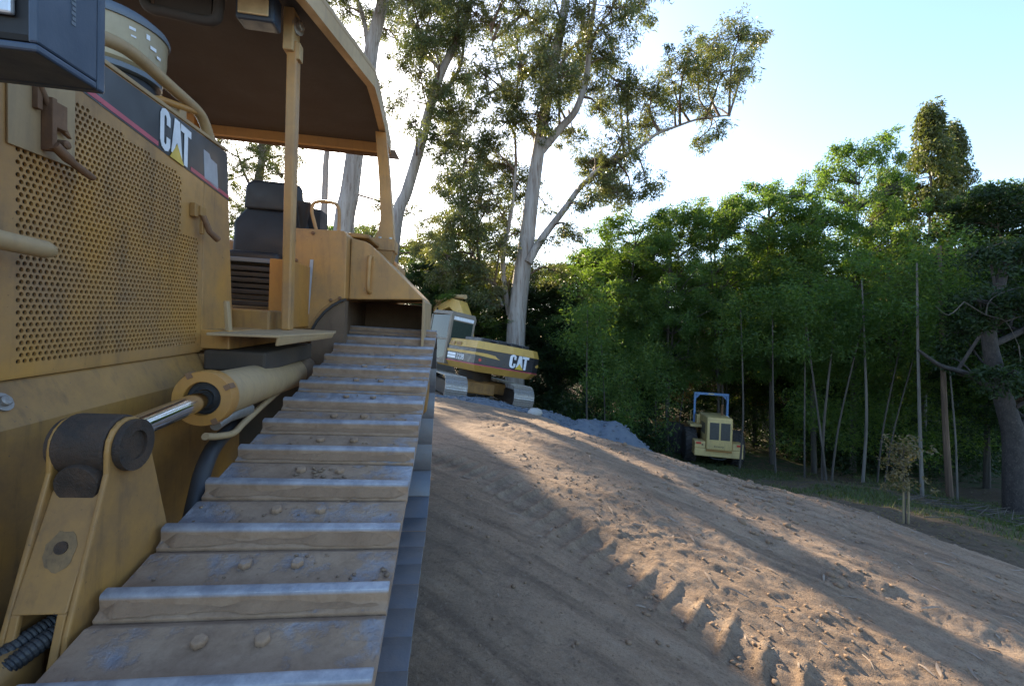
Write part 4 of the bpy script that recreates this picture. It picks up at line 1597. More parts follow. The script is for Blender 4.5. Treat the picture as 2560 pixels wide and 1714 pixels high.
def tyre(parent, cx_, cy_, cz_, r=.66, w=.44, tilt=None):
    b = MB()
    b.lathe([(r * .58, -w / 2), (r * .88, -w / 2), (r * .97, -w * .40), (r, -w * .2), (r, w * .2), (r * .97, w * .40), (r * .88, w / 2), (r * .58, w / 2)], (0, 0, 0), (1, 0, 0), 36)
    for k in range(22):
        for s in (-1, 1):
            a = 2 * math.pi * (k + (.5 if s > 0 else 0)) / 22
            c_, s_ = math.cos(a), math.sin(a)
            t2 = Vector((0, -s_, c_))
            rr = Vector((0, c_, s_))
            p0, p1 = Vector((0, 0, 0)) + rr * r * .985, Vector((s * w * .47, 0, 0)) + rr * r * .965 + t2 * .12
            b.hexa([p0 - t2 * .03, p0 + t2 * .03, p1 + t2 * .03, p1 - t2 * .03, p0 - t2 * .03 + rr * .04, p0 + t2 * .03 + rr * .04, p1 + t2 * .03 + rr * .03, p1 - t2 * .03 + rr * .03])
    o = b.build('wheel', 'tyre', parent)
    o.location = (cx_, cy_, cz_)
    h = MB()
    h.lathe([(r * .55, -w * .42), (r * .5, -w * .36), (r * .2, -w * .25), (r * .2, w * .25), (r * .5, w * .36), (r * .55, w * .42)], (0, 0, 0), (1, 0, 0), 24)
    h.build('rim', 'cream', o)
    return o


b = MB()
b.box(-.84, .84, -2.05, -1.45, .46, .745)
b.box(-.84, -.46, -2.05, -1.45, .75, 1.0)
b.box(.46, .84, -2.05, -1.45, .75, 1.0)
cw = lput('counterweight', b, 'cream', bevel=.025)
for x in (-.70, .70):
    b = MB()
    b.box(x - .09, x + .09, -2.075, -2.05, .90, .975)
    lput('tail_lamp', b, 'redlamp', cw, bevel=.01)
b = MB()
b.box(-.60, -.54, -2.065, -2.05, .86, .90)
lput('tow_eye', b, 'black', cw)
b = MB()
b.box(-.445, .445, -2.12, -.35, .72, 1.92)
hd = lput('engine_hood', b, 'cream', bevel=.05, seg=3, smooth=True)
b = MB()
b.box(-.44, .44, -2.125, -2.0, .66, .72)
lput('hood_sill', b, 'orange', hd, bevel=.01)
for (xa, xb) in ((-.345, -.025), (.035, .355)):
    b = MB()
    b.box(xa, xb, -2.128, -2.10, 1.10, 1.73)
    g_ = lput('grille_panel', b, 'grillemesh', hd)
    b = MB()
    for k in range(14):
        z = 1.12 + k * .043
        b.box(xa, xb, -2.134, -2.128, z, z + .012)
    lput('grille_bars', b, 'tyre', g_)
for k, (a, w_, h_) in enumerate(((-.175, .035, .06), (-.125, .03, .05), (-.085, .03, .055), (-.04, .035, .055), (.005, .03, .05), (.05, .035, .05), (.10, .03, .045), (.14, .02, .05))):
    b = MB()
    b.box(a, a + w_ * .35, -2.125, -2.121, .82, .82 + h_)
    b.box(a, a + w_, -2.125, -2.121, .82 + h_ * .78, .82 + h_)
    lput('letter', b, 'black', hd)
b = MB()
b.box(-.66, -.58, -.45, -.35, 1.0, 2.62)
b.box(.58, .66, -.45, -.35, 1.0, 2.62)
b.box(-.66, .66, -.46, -.34, 2.622, 2.72)
for s in (-1, 1):
    b.prism([(s * .57, -.43, 2.62), (s * .42, -.43, 2.62), (s * .57, -.43, 2.45)], (0, .06, 0))
ro = lput('roll_bar', b, 'blue', bevel=.012)
b = MB()
b.box(-.12, .10, -.468, -.461, 2.655, 2.695)
lput('name_plate', b, 'cream', ro)
b = MB()
b.box(-.88, -.45, -1.2, -.2, 1.40, 1.50)
lput('side_step', b, 'cream', bevel=.015)
b = MB()
b.box(-.60, -.46, -.9, -.5, 1.50, 1.85)
lput('side_tank', b, 'cream', bevel=.015)
b = MB()
b.box(.45, .62, -1.0, -.5, 1.40, 1.50)
lput('side_step', b, 'cream', bevel=.015)
b = MB()
b.tube([(.60, -.5, 1.5), (.60, -.5, 1.75)], .015)
b.lathe([(.001, -.03), (.075, -.02), (.08, 0), (.06, .02)], (.60, -.52, 1.78), (0, 1, 0), 18)
lput('round_mirror', b, 'white', smooth=True)
b = MB()
b.tube([(.25, -1.2, 1.9), (.25, -1.2, 2.25), (.25, -1.26, 2.32)], .045, 12)
lput('exhaust_pipe', b, 'rust', hd, smooth=True)
for k in range(5):
    b = MB()
    b.box(-.452, -.444, -1.75 + k * .16, -1.65 + k * .16, 1.25, 1.65)
    lput('hood_vent', b, 'grillemesh', hd)
b = MB()
b.tube([(-.72, -.2, 1.5), (-.72, -.2, 1.95), (-.66, -.35, 2.0)], .018, 8)
lput('grab_rail', b, 'cream', smooth=True)
b = MB()
b.lathe([(.17, 0), (.19, .012), (.19, .02), (.17, .03)], (0, .32, 1.62), (0, -.5, .86), 20, False)
b.tube([(0, .32, 1.62), (0, .5, 1.2)], .02, 8)
lput('steering_wheel', b, 'black', smooth=True)
b = MB()
b.tube(smooth_path([(-.3, -2.0, .5), (-.25, -2.1, .42), (.1, -2.12, .40), (.3, -2.0, .46)], 4), .018, 8)
lput('rear_hose', b, 'black', smooth=True)
b = MB()
b.box(-.25, .25, -.3, .15, 1.0, 1.35)
b.box(-.25, .25, -.35, -.2, 1.35, 1.85)
lput('operator_seat', b, 'seat', bevel=.04)
b = MB()
b.box(-.38, .38, -1.7, .3, .50, .95)
lput('rear_chassis', b, 'dark_under', bevel=.03)
for s in (-1, 1):
    tyre(loader, s * .84, -.85, .66)
fr_ = Matrix.Translation((0, .35, 0)) @ Matrix.Rotation(math.radians(54), 4, 'Z')
b = MB()
b.box(-.36, .36, .1, 1.5, .5, 1.05)
b.box(-.30, -.18, .3, 2.1, .8, 1.25)
b.box(.18, .30, .3, 2.1, .8, 1.25)
fo_ = lput('front_frame', b, 'yellow_worn', bevel=.02)
fo_.matrix_local = fr_
for s in (-1, 1):
    w = tyre(loader, 0, 0, 0)
    w.matrix_local = fr_ @ Matrix.Translation((s * .84, .95, .66))
b = MB()
b.prism([(-1.05, y, z) for y, z in [(1.75, .95), (1.68, .4), (1.8, .12), (2.7, .05), (2.7, .10), (1.95, .22), (1.85, .45), (1.92, .95)]], (2.1, 0, 0))
bu = lput('bucket', b, 'yellow_worn', bevel=.01)
bu.matrix_local = fr_ @ Matrix.Translation((0, 0, .38))
b = MB()
b.box(-.5, .5, 1.668, 1.676, .48, .60)
bs = lput('blue_stripe', b, 'blue', bu)

# ------------------------------------------------------------------ gravel heaps and boulders
def heap(name, x, y, rx, ry, h, label, seed, zoff=0.0, cat='gravel pile', grp=None):
    n = 54
    u = np.linspace(-1.25, 1.25, n)
    U, W = np.meshgrid(u, u)
    R_ = np.hypot(U, W)
    prof_ = np.clip(1 - R_, 0, None)
    prof_ = np.where(R_ < .25, .75 + .0 * R_ + (.25 - R_) * .55, prof_)
    X, Y = x + U * rx, y + W * ry
    g0 = ground_z(X, Y, False) + zoff
    Z = g0 - .10 * np.clip(R_ - .95, 0, 1) * 8 + h * prof_ * (1 + .35 * fbm(U * 2.2, W * 2.2, 4, seed)) + .05 * fbm(U * 9, W * 9, 3, seed + 3) * (prof_ > 0)
    base_ = np.array([x, y, gz(x, y)])
    V = np.stack([X, Y, Z], -1).reshape(-1, 3) - base_
    idx = np.arange(n * n).reshape(n, n)
    F = np.stack([idx[:-1, :-1], idx[:-1, 1:], idx[1:, 1:], idx[1:, :-1]], -1).reshape(-1, 4)
    o = link(name, mesh_np(name, V, F, 'gravel', smooth=True))
    o.location = base_
    rg = np.random.default_rng(seed + 90)
    pick = V[rg.integers(0, len(V), 1500)] + rg.normal(0, .03, (1500, 3)) * np.array([1, 1, .3])
    ok = np.hypot(pick[:, 0] / rx, pick[:, 1] / ry) < 1.15
    pick = pick[ok]
    v2, f2 = clumps(pick, .012 + .05 * rg.random(len(pick)) ** 2.5, .8, rng=rg)
    tag(link('loose_gravel', mesh_np('loose_gravel', v2, f2, 'gravel'), o), kind='stuff')
    return tag(o, label, cat, grp)


heap('gravel_heap', -.75, 13.3, 1.6, .9, .22, 'low heap of blue-grey gravel at the foot of the excavator tracks', 3)
heap('gravel_heap', 3.0, 13.6, 1.75, 1.7, 1.95, 'pointed blue-grey gravel heap standing left of the wheel loader', 5)
heap('gravel_heap', 2.2, 14.2, 1.7, 1.3, .75, 'flat-topped gravel heap between the excavator and the pointed heap', 8, 0.0)


def boulder(x, y, r, label, mat='concrete', flatz=.75, grp=None):
    v_ = IV * (1 + RNG.uniform(-.13, .13, (len(IV), 1))) * np.array([r * 1.2, r, r * flatz])
    o = link('boulder', mesh_np('boulder', v_, IF, mat))
    o.location = (x, y, gz(x, y) + r * flatz * .35)
    o.rotation_euler = (0, 0, RNG.uniform(0, 6))
    return tag(o, label, 'rock', grp)


boulder(.62, 12.2, .19, 'pale angular boulder on the crest just right of the excavator')

# ------------------------------------------------------------------ trees
def spot(x, y, Y):
    """bearing and slope sighted from the eye, at distance Y -> a point of the place"""
    return np.array([(x - 1171) / 1015.5 * Y, Y, CAMZ + (784 - y) / 1015.5 * Y])


def leaves(centers, counts, spread, ln, wd, hang=0.5, rng=RNG):
    """diamond leaves around clump centres; hang 0..1 = how far the leaves droop"""
    C = np.repeat(np.asarray(centers, float), counts, axis=0)
    n = len(C)
    sp_ = np.repeat(np.asarray(spread, float).reshape(-1, 1) * np.ones((len(centers), 1)), counts, axis=0)
    off = rng.normal(0, 1, (n, 3))
    off /= np.maximum(np.linalg.norm(off, axis=1, keepdims=True), .2)
    off *= rng.random((n, 1)) ** .45 * sp_
    off[:, 2] *= .8
    P = C + off
    d = rng.normal(0, 1, (n, 3))
    d[:, 2] = d[:, 2] * (1 - hang) - 1.3 * hang
    d /= np.linalg.norm(d, axis=1, keepdims=True)
    s = np.cross(d, rng.normal(0, 1, (n, 3)))
    s /= np.linalg.norm(s, axis=1, keepdims=True)
    L = ln * rng.uniform(.6, 1.35, (n, 1))
    Wd = wd * rng.uniform(.7, 1.3, (n, 1))
    V = np.stack([P, P + d * L * .45 + s * Wd * .5, P + d * L, P + d * L * .45 - s * Wd * .5], 1).reshape(-1, 3)
    F = np.arange(n * 4).reshape(n, 4)
    return V, F, rng.random(n)


def limb(mb, pts, r0, r1, n=9, k=4, wob=0.0):
    P = smooth_path(pts, k)
    m = len(P) - 1
    if wob:
        P = [p + Vector((random.uniform(-wob, wob), random.uniform(-wob, wob), 0)) for p in P]
    mb.tube(P, [r0 + (r1 - r0) * (i / m) for i in range(m + 1)], n)
    return P


# ---- the tall eucalypts, each built limb by limb
def eucalypt(name, label, limbs, blobs, base, leaf=(.20, .042), dens=1.0, bark='euc_bark', mat='euc_leaf', cat='tree', group=None, seed=1, spread=.55):
    rng = np.random.default_rng(seed)
    base = np.array(base)
    root = empty(name, tuple(base), None, label, cat, group)
    t = MB(tuple(base))
    ends = []
    for pts, r0, r1 in limbs:
        P = limb(t, [tuple(p) for p in pts], r0, r1, 10, 5)
        ends.append(np.array([tuple(p) for p in P]))
    t.build('trunk', bark, root, smooth=True)
    allp = np.concatenate(ends)
    br_ = MB(tuple(base))
    cen, cnt, spr = [], [], []
    for (c, r, w) in blobs:
        c = np.asarray(c)
        # a bough from the nearest limb to the blob
        dd = np.linalg.norm((allp - c) * np.array([1, 1, .6]) + np.array([0, 0, .6]), axis=1)
        a = allp[np.argmin(dd)]
        mid = (a + c) / 2 + rng.normal(0, .18, 3) + np.array([0, 0, .15])
        if np.linalg.norm(a - c) > .4:
            limb(br_, [tuple(a), tuple(mid), tuple(c)], .07 * min(1, r), .02, 6, 3)
        k = max(6, int(27 * r * w))
        for q in range(k):
            o_ = rng.normal(0, 1, 3)
            o_ /= np.linalg.norm(o_)
            o_ *= r * 1.18 * rng.random() ** .45 * np.array([1, .9, .85])
            p = c + o_
            cen.append(p)
            cnt.append(int(rng.integers(45, 105) * dens))
            spr.append(rng.uniform(.22, .52) * spread / .55)
            if q % 2 == 0:
                limb(br_, [tuple(c - o_ * .2), tuple(c + o_ * .5 + np.array([0, 0, .1])), tuple(p)], .022, .008, 5, 2)
    if br_.v:
        tag(br_.build('branches', bark if bark != 'euc_bark' else 'brown_bark', root, smooth=True), kind='stuff')
    V, F, R_ = leaves(np.array(cen) - base, cnt, np.array(spr), leaf[0], leaf[1], .62, rng)
    link('crown', mesh_np('crown', V, F, mat, R_), root)
    return root


def S(pts, Y):
    """limb from sighted points; Y may change along it"""
    return [spot(x, y, Y + (dy[0] if dy else 0)) for x, y, *dy in pts]


def blobs_at(lst, Y, seed, depth=2.0):
    rng = np.random.default_rng(seed)
    return [(spot(x, y, Y + (rng.uniform(.9, depth + .6) if 1140 < x < 1270 and y > 330 else rng.uniform(-depth, depth))), r * Y / 1015.5, w) for x, y, r, *ww in lst for w in [(ww[0] if ww else 1.0)]]


Y1 = 20.0
b1 = spot(1176, 800, Y1)
b1[2] = gz(b1[0], b1[1]) - .3
limbs1 = [
    ([b1] + S([(1180, 760), (1192, 640), (1206, 540), (1218, 440), (1234, 330), (1256, 200), (1284, 60), (1305, -70), (1320, -220)], Y1), .46, .12),
    (S([(1208, 600), (1240, 545), (1290, 480), (1335, 420), (1400, 375), (1440, 350)], Y1 - .3), .20, .06),
    (S([(1238, 345), (1280, 295), (1318, 250), (1342, 170), (1352, 60), (1372, -60)], Y1), .20, .08),
    (S([(1335, 420), (1390, 370), (1450, 345), (1500, 308), (1545, 290), (1600, 272), (1668, 264)], Y1 - .5), .10, .03),
    (S([(1165, 720), (1150, 600), (1172, 470), (1180, 380)], Y1 + .5), .14, .05),
    (S([(1150, 700), (1110, 620), (1075, 570), (1050, 480)], Y1 + .3), .08, .03),
    (S([(1256, 200), (1300, 120), (1340, 90), (1420, 40), (1480, 10)], Y1 + .5), .09, .03),
    (S([(1234, 330), (1180, 250), (1140, 160), (1120, 60)], Y1 + .6), .10, .03)]
bl1 = [(1130, 60, 80), (1200, 30, 90), (1260, 90, 75), (1330, 30, 80), (1400, 20, 70, .9), (1470, 10, 55, .8), (1190, 150, 70), (1110, 170, 60, .8), (1280, 180, 65), (1330, 130, 60, .8),
       (1400, 110, 50, .6), (1230, 260, 60, .8), (1160, 280, 65, .9), (1080, 260, 55, .7), (1310, 300, 50, .7), (1370, 250, 60, .8), (1430, 210, 65), (1490, 220, 60), (1540, 190, 45, .7), (1575, 120, 48, .8),
       (1630, 110, 50), (1690, 85, 48), (1720, 105, 32, .8), (1650, 170, 50, .9), (1600, 180, 45, .8), (1690, 180, 35, .7), (1560, 240, 40, .6), (1620, 250, 32, .6), (1595, 320, 28, .6), (1640, 300, 20, .5),
       (1100, 360, 55, .8), (1040, 400, 45, .7), (1150, 380, 45, .7), (1050, 470, 50, .8), (1110, 480, 50, .8), (1020, 540, 45, .8), (1080, 560, 55, .9), (1140, 560, 45, .8), (1420, 320, 55, .8), (1470, 290, 50, .8),
       (1400, 400, 50, .9), (1350, 370, 35, .5), (1340, 470, 40, .7), (1290, 540, 40, .8), (1250, 470, 28, .4), (1040, 620, 60), (1110, 640, 55), (1260, 620, 45, .9), (1150, 660, 40, .8)]
_r = np.random.default_rng(55)
for _ in range(26):
    bl1.append((_r.uniform(1010, 1200), _r.uniform(300, 690), _r.uniform(28, 48), .8))
for _ in range(16):
    bl1.append((_r.uniform(1120, 1420), _r.uniform(-60, 260), _r.uniform(28, 46), .8))
for _ in range(8):
    bl1.append((_r.uniform(1330, 1500), _r.uniform(330, 520), _r.uniform(26, 40), .8))
eucalypt('eucalyptus_tree', 'tall pale-barked eucalyptus with forked limbs rising behind the excavator', limbs1, blobs_at(bl1, Y1, 5), b1, seed=3)

Y2 = 22.0
b2 = spot(870, 620, Y2)
b2[2] = gz(b2[0], b2[1]) - .3
limbs2 = [([b2] + S([(905, 520), (930, 440), (958, 345), (985, 240), (1010, 165), (1055, 70), (1085, -20), (1110, -150)], Y2), .34, .12),
          (S([(985, 240), (1050, 160), (1060, 60), (1050, -60)], Y2 + .5), .10, .04), (S([(1010, 165), (960, 100), (930, 20), (920, -80)], Y2), .10, .04)]
bl2 = [(1000, 30, 60), (950, 60, 55), (1050, 20, 60), (930, 130, 45, .8), (990, 130, 50, .8), (1040, 110, 55, .9), (1060, 190, 45, .8), (1020, 260, 50, .9), (970, 200, 38, .5), (1000, 320, 38, .7), (950, 280, 32, .5), (1050, 310, 40, .8), (1085, -60, 70), (980, -60, 70), (930, 225, 30, .5)]
for _ in range(16):
    bl2.append((_r.uniform(910, 1090), _r.uniform(-40, 340), _r.uniform(26, 42), .7))
eucalypt('eucalyptus_tree', 'slim grey eucalyptus leaning right, between the canopy and the forked eucalyptus', limbs2, blobs_at(bl2, Y2, 6), b2, seed=4)

Y3 = 25.0
b3 = spot(780, 640, Y3)
b3[2] = gz(b3[0], b3[1]) - .3
limbs3 = [([b3] + S([(785, 540), (800, 440), (815, 330), (838, 200), (852, 100), (872, 20), (890, -80), (905, -200)], Y3), .62, .22),
          (S([(845, 150), (835, 60), (815, -10), (800, -90)], Y3), .16, .07), (S([(738, 560), (742, 470), (745, 380), (748, 320), (735, 220), (720, 100)], Y3 + 3), .24, .10)]
bl3 = [(800, 30, 55), (870, 40, 45, .8), (900, 10, 60), (840, -60, 80), (760, -40, 80), (905, 90, 40, .7), (930, -60, 70), (900, 250, 40, .6), (870, 200, 35, .4), (866, 470, 22, .4), (850, 540, 30, .6), (880, 590, 34, .7), (905, 620, 36, .7),
       (690, 520, 40, .8), (720, 120, 90, .9), (650, 60, 100), (660, 180, 70, .7), (930, 480, 28, .4)]
for _ in range(6):
    bl3.append((_r.uniform(950, 1010), _r.uniform(480, 680), _r.uniform(24, 40), .7))
eucalypt('eucalyptus_tree', 'thick eucalyptus trunk seen behind the bulldozer canopy post beside the low sun', limbs3, blobs_at(bl3, Y3, 7), b3, seed=5)

Y4 = 30.0
b4 = spot(590, 640, Y4)
b4[2] = gz(b4[0], b4[1]) - .3
limbs4 = [([b4] + S([(590, 560), (585, 450), (600, 350), (590, 200), (600, 60)], Y4), .40, .10), (S([(588, 450), (560, 400), (540, 340)], Y4), .12, .05)]
bl4 = [(560, 380, 50), (610, 350, 50), (640, 400, 50), (580, 440, 50), (550, 480, 50), (620, 330, 45), (545, 520, 40), (600, 500, 50), (660, 470, 45), (680, 360, 30, .6), (560, 280, 60), (620, 230, 60), (500, 330, 70), (480, 430, 70), (650, 540, 50)]
eucalypt('eucalyptus_tree', 'bushy grey-green tree seen behind the driver seat under the canopy', limbs4, blobs_at(bl4, Y4, 8), b4, seed=6)


# ---- templates for the thicket
def template(seed, h=10.0, rx=1.9, lo=.30, clumps_n=240, per=215, leaf=(.118, .038), hang=.35, crown='aca_leaf', bark='grey_bark', stems=1, spread=.42, lean=.6, top=.75, cone=False):
    rng = np.random.default_rng(seed)
    random.seed(seed)
    t = MB()
    ends = []
    for s in range(stems):
        bx, by = (0, 0) if stems == 1 else (rng.uniform(-.15, .15), rng.uniform(-.15, .15))
        lx, ly = rng.uniform(-lean, lean), rng.uniform(-lean, lean)
        P = limb(t, [(bx, by, -.3), (bx + lx * .15, by + ly * .15, h * .25), (bx + lx * .5, by + ly * .5, h * .55), (bx + lx, by + ly, h * .93)], .105 if stems == 1 else .06, .02, 8, 5)
        ends += P[6:]
    A = np.array([tuple(p) for p in ends])
    cen = []
    for k in range(clumps_n):
        z = lo + (1 - lo) * rng.random() ** .85
        # outline: narrow at top, fullest at two thirds, ragged
        w = rx * (math.sin(math.pi * min(1, ((1 - z) / (1 - lo)) ** top)) ** .6 * .9 + .18) * (1 + .45 * math.sin(7 * z + seed) * rng.random())
        if cone:
            w = rx * (((1 - z) / (1 - lo)) ** .75 * 1.05 + .05) * (.75 + .5 * abs(math.sin(9 * z + seed)))
        a = rng.random() * 6.283
        r = w * rng.random() ** (.35 if cone else .55)
        c = np.array([math.cos(a) * r, math.sin(a) * r, z * h])
        i = np.argmin(np.abs(A[:, 2] - (c[2] - .35 * r)))
        c[:2] += A[i, :2] * .8
        cen.append(c)
        if k % 3 == 0 and r > .5:
            limb(t, [tuple(A[i]), tuple((A[i] + c) / 2 + np.array([0, 0, .12])), tuple(c)], .028, .008, 5, 2)
    tm = t.mesh('trunk', bark, smooth=True)
    V, F, R_ = leaves(cen, [int(per * rng.uniform(.5, 1.4)) for _ in cen], np.array([spread * rng.uniform(.5, 1.15) for _ in cen]), leaf[0], leaf[1], hang, rng)
    cm = mesh_np('crown', V, F, crown, R_)
    return tm, cm, h, rx


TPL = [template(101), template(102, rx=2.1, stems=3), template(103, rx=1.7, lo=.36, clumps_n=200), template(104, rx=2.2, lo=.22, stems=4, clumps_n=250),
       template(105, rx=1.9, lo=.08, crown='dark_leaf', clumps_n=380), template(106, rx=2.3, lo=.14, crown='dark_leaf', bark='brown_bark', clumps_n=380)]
T_EUC = template(120, h=12, rx=1.6, lo=.25, clumps_n=150, per=230, leaf=(.17, .05), hang=.6, crown='tip_leaf', bark='pale_bark', spread=.40, lean=.3, cone=True)


def plant(tpl, x, y, top_z, width, rot, label, group=None, name='thicket_tree', cat='tree'):
    tm, cm, h, rx = tpl
    z = gz(x, y)
    root = empty(name, (x, y, z), (0, 0, rot), label, cat, group)
    sz = (top_z - z) / h
    sx = width / (2 * rx)
    root.scale = (sx, sx, sz)
    link('trunk', tm, root)
    link('crown', cm, root)
    return root


G_F = 'slender trees of the thicket'
front = [  # sighted x, sighted top, distance, width, template, label
    (1420, 500, 19.5, 4.6, 0, 'round-topped light green tree just right of the forked eucalyptus'),
    (1530, 480, 18.8, 4.4, 3, 'broad dark green tree above the flat-topped gravel heap'),
    (1650, 455, 18.5, 4.2, 1, 'green tree with feathery top left of the loader roll bar'),
    (1765, 432, 18.0, 4.0, 0, 'feathery-topped tree standing right above the wheel loader'),
    (1862, 490, 17.0, 3.6, 2, 'lower dark tree in the gap right of the loader'),
    (1948, 330, 17.5, 3.6, 1, 'tall bright green tree with a long twig reaching right at its top'),
    (2262, 428, 15.5, 4.4, 3, 'spreading green tree whose flat top stands right of the tall pale-topped tree'),
    (2370, 425, 14.0, 5.0, 5, 'dark spreading tree cut by the right edge of the picture'),
]
for i, (x, ty, Y, w, k, lab) in enumerate(front):
    p = spot(x, ty, Y)
    plant(TPL[k], p[0], Y, p[2], w, i * 1.3 + .4, lab)
p = spot(2112, 240, 19)
plant(T_EUC, p[0], 19, p[2], 3.4, .8, 'tallest tree on the right, with pale yellowish tips and two peaks', name='pale_topped_tree')
p = spot(2196, 280, 19.6)
plant(T_EUC, p[0], 19.6, p[2], 2.6, 2.9, 'second peak of the pale-topped pair, dark, slightly lower and further right', name='pale_topped_tree')
p = spot(2040, 400, 18.6)
plant(T_EUC, p[0], 18.6, p[2], 3.0, 4.4, 'yellowish young tree leaning against the tallest tree on the right', name='pale_topped_tree')
# long twig
tw_ = MB()
a_ = [spot(1930, 390, 17.3), spot(1975, 345, 17.2), spot(2015, 310, 17.1), spot(2055, 294, 17.0)]
BR = np.array(a_[0])
root = empty('arching_twig', tuple(BR), None, 'thin leafy twig arching against the sky at the right', 'branch')
tw_.off = Vector(BR)
P = limb(tw_, [tuple(q) for q in a_], .02, .006, 6, 4)
tw_.build('stem', 'grey_bark', root, smooth=True)
V, F, R_ = leaves([np.array(q) - BR for q in P], [46] * len(P), np.full(len(P), .24), .12, .035, .3)
tag(link('leaf_spray', mesh_np('leaf_spray', V, F, 'aca_leaf', R_), root), kind='stuff')

# back rows: nothing tells these apart
rng = np.random.default_rng(77)
lab_b = 'dark leafy tree standing deep in the thicket behind the front trees'
rows = []
for i in range(19):
    rows.append((1000 + i * 80 + rng.uniform(-25, 25), rng.uniform(560, 650), rng.uniform(21.5, 24), rng.uniform(4.2, 5.4), int(rng.integers(3, 6))))
for i in range(15):
    rows.append((960 + i * 105 + rng.uniform(-30, 30), rng.uniform(600, 680), rng.uniform(26, 33), rng.uniform(6, 7.5), int(rng.integers(3, 6))))
for (x, ty, Y, w, k) in rows:
    p = spot(x, ty, Y)
    if 1490 < x < 1630:
        continue
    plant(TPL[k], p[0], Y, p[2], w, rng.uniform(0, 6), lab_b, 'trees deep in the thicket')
lab_l = 'hazy grey-green tree far behind the bulldozer at the left'
for i in range(9):
    x = 150 + i * 110 + rng.uniform(-20, 20)
    Y = rng.uniform(36, 46)
    p = spot(x, rng.uniform(520, 570), Y)
    plant(TPL[int(rng.integers(0, 4))], p[0], Y, p[2], rng.uniform(8, 10), rng.uniform(0, 6), lab_l, 'trees far behind the bulldozer')

# bare poles in front of the thicket, each on its own root
poles = [(1345, 930, 640, 15.5, .055, 0.0), (1378, 935, 650, 15.8, .04, -.02), (1690, 1035, 560, 15.2, .05, .02), (1775, 1050, 560, 14.6, .045, -.01), (1840, 1058, 600, 14.0, .04, .02),
         (1880, 1060, 620, 13.9, .06, .10), (1892, 1062, 640, 13.8, .05, -.12), (1900, 1062, 640, 13.7, .045, .22), (1972, 1060, 520, 13.6, .062, 0.01), (2005, 1050, 640, 13.8, .04, .20), (2020, 1050, 650, 13.8, .035, .27),
         (2110, 1090, 470, 12.2, .065, -.01), (2174, 1072, 440, 12.8, .115, -.03), (2190, 1085, 560, 12.4, .035, -.05), (1540, 1000, 700, 18.6, .04, .14), (1500, 990, 680, 18.8, .045, .03), (1650, 1000, 640, 20.2, .045, .06)]
pl_lab = ['thin pole-like trunk beside the excavator counterweight', 'second thin trunk right of the excavator counterweight', 'thin straight trunk just right of the wheel loader', 'thin dark trunk second to the right of the loader',
          'thin trunk third to the right of the loader', 'curved trunk leaning right in the clump of stems right of the loader', 'trunk leaning left in the clump of stems right of the loader', 'strongly right-leaning stem of the clump right of the loader',
          'straight pale trunk with grey bark left of the dry sapling', 'thin stem leaning right behind the pale trunk', 'thinnest stem leaning far right behind the pale trunk', 'straight pale grey trunk right behind the dry sapling',
          'thickest straight brown trunk at the right, beside a thin white stem', 'thin white stem hugging the thick brown trunk', 'thin stem leaning right behind the pointed gravel heap', 'thin upright stem above the pointed gravel heap', 'thin stem directly behind the loader roll bar']
for i, ((x, by, ty, Y, r, ln_), lab) in enumerate(zip(poles, pl_lab)):
    p = spot(x, by, Y)
    z0_ = gz(p[0], Y)
    topz = spot(x, {8: 640, 11: 600, 12: 560}.get(i, max(ty, 705)), Y)[2]
    root = empty('pole_tree', (p[0], Y, z0_), (0, 0, 0), lab, 'tree trunk', 'bare trunks in front of the thicket')
    h = topz - z0_
    t = MB()
    bend = RNG.uniform(-.12, .12)
    limb(t, [(0, 0, -.2), (ln_ * h * .25 + bend, 0, h * .3), (ln_ * h * .62 + bend * .7, .05, h * .65), (ln_ * h, .1, h)], r * .75, r * .35, 8, 6)
    t.build('trunk', 'brown_bark' if i == 12 else ('pale_bark' if i in (8, 11, 13) else 'grey_bark'), root, smooth=True)
    cc = [np.array([ln_ * h + RNG.uniform(-.7, .7), RNG.uniform(-.6, .6), h - RNG.uniform(-.7, 1.5)]) for _ in range(26)]
    V, F, R_ = leaves(cc, [75] * 26, np.full(26, .42), .12, .038, .4)
    link('crown', mesh_np('crown', V, F, 'aca_leaf', R_), root)

# old dark tree at the right edge, with crooked bare branches
Y5 = 11.0
b5 = spot(2325, 1130, Y5)
b5[2] = gz(b5[0], b5[1]) - .2
limbs5 = [([b5] + S([(2322, 1100), (2318, 1000), (2300, 930), (2275, 840), (2262, 760), (2280, 680), (2300, 600)], Y5), .26, .09),
          (S([(2300, 930), (2255, 880), (2200, 850), (2150, 835), (2100, 800)], Y5), .10, .03), (S([(2262, 790), (2330, 760), (2390, 720), (2450, 700)], Y5), .09, .04),
          (S([(2310, 1000), (2350, 960), (2420, 920)], Y5), .10, .05)]
bl5 = [(2290, 640, 60), (2240, 690, 55), (2330, 700, 60), (2200, 760, 45, .8), (2290, 760, 50, .8), (2180, 700, 40, .6), (2360, 800, 60), (2240, 800, 40, .6), (2400, 660, 70), (2340, 580, 50), (2260, 570, 45, .8), (2420, 860, 60), (2310, 860, 40, .7), (2160, 820, 30, .5)]
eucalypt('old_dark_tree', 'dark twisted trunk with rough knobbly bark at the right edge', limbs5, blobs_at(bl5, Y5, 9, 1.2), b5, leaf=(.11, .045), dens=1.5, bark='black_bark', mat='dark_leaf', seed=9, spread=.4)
bb = MB()
q0_ = spot(2215, 700, 10.2)
rt = empty('dead_branch', tuple(q0_), None, 'bare pale forked dead branch hanging before the dark foliage at right', 'branch')
bb.off = Vector(q0_)
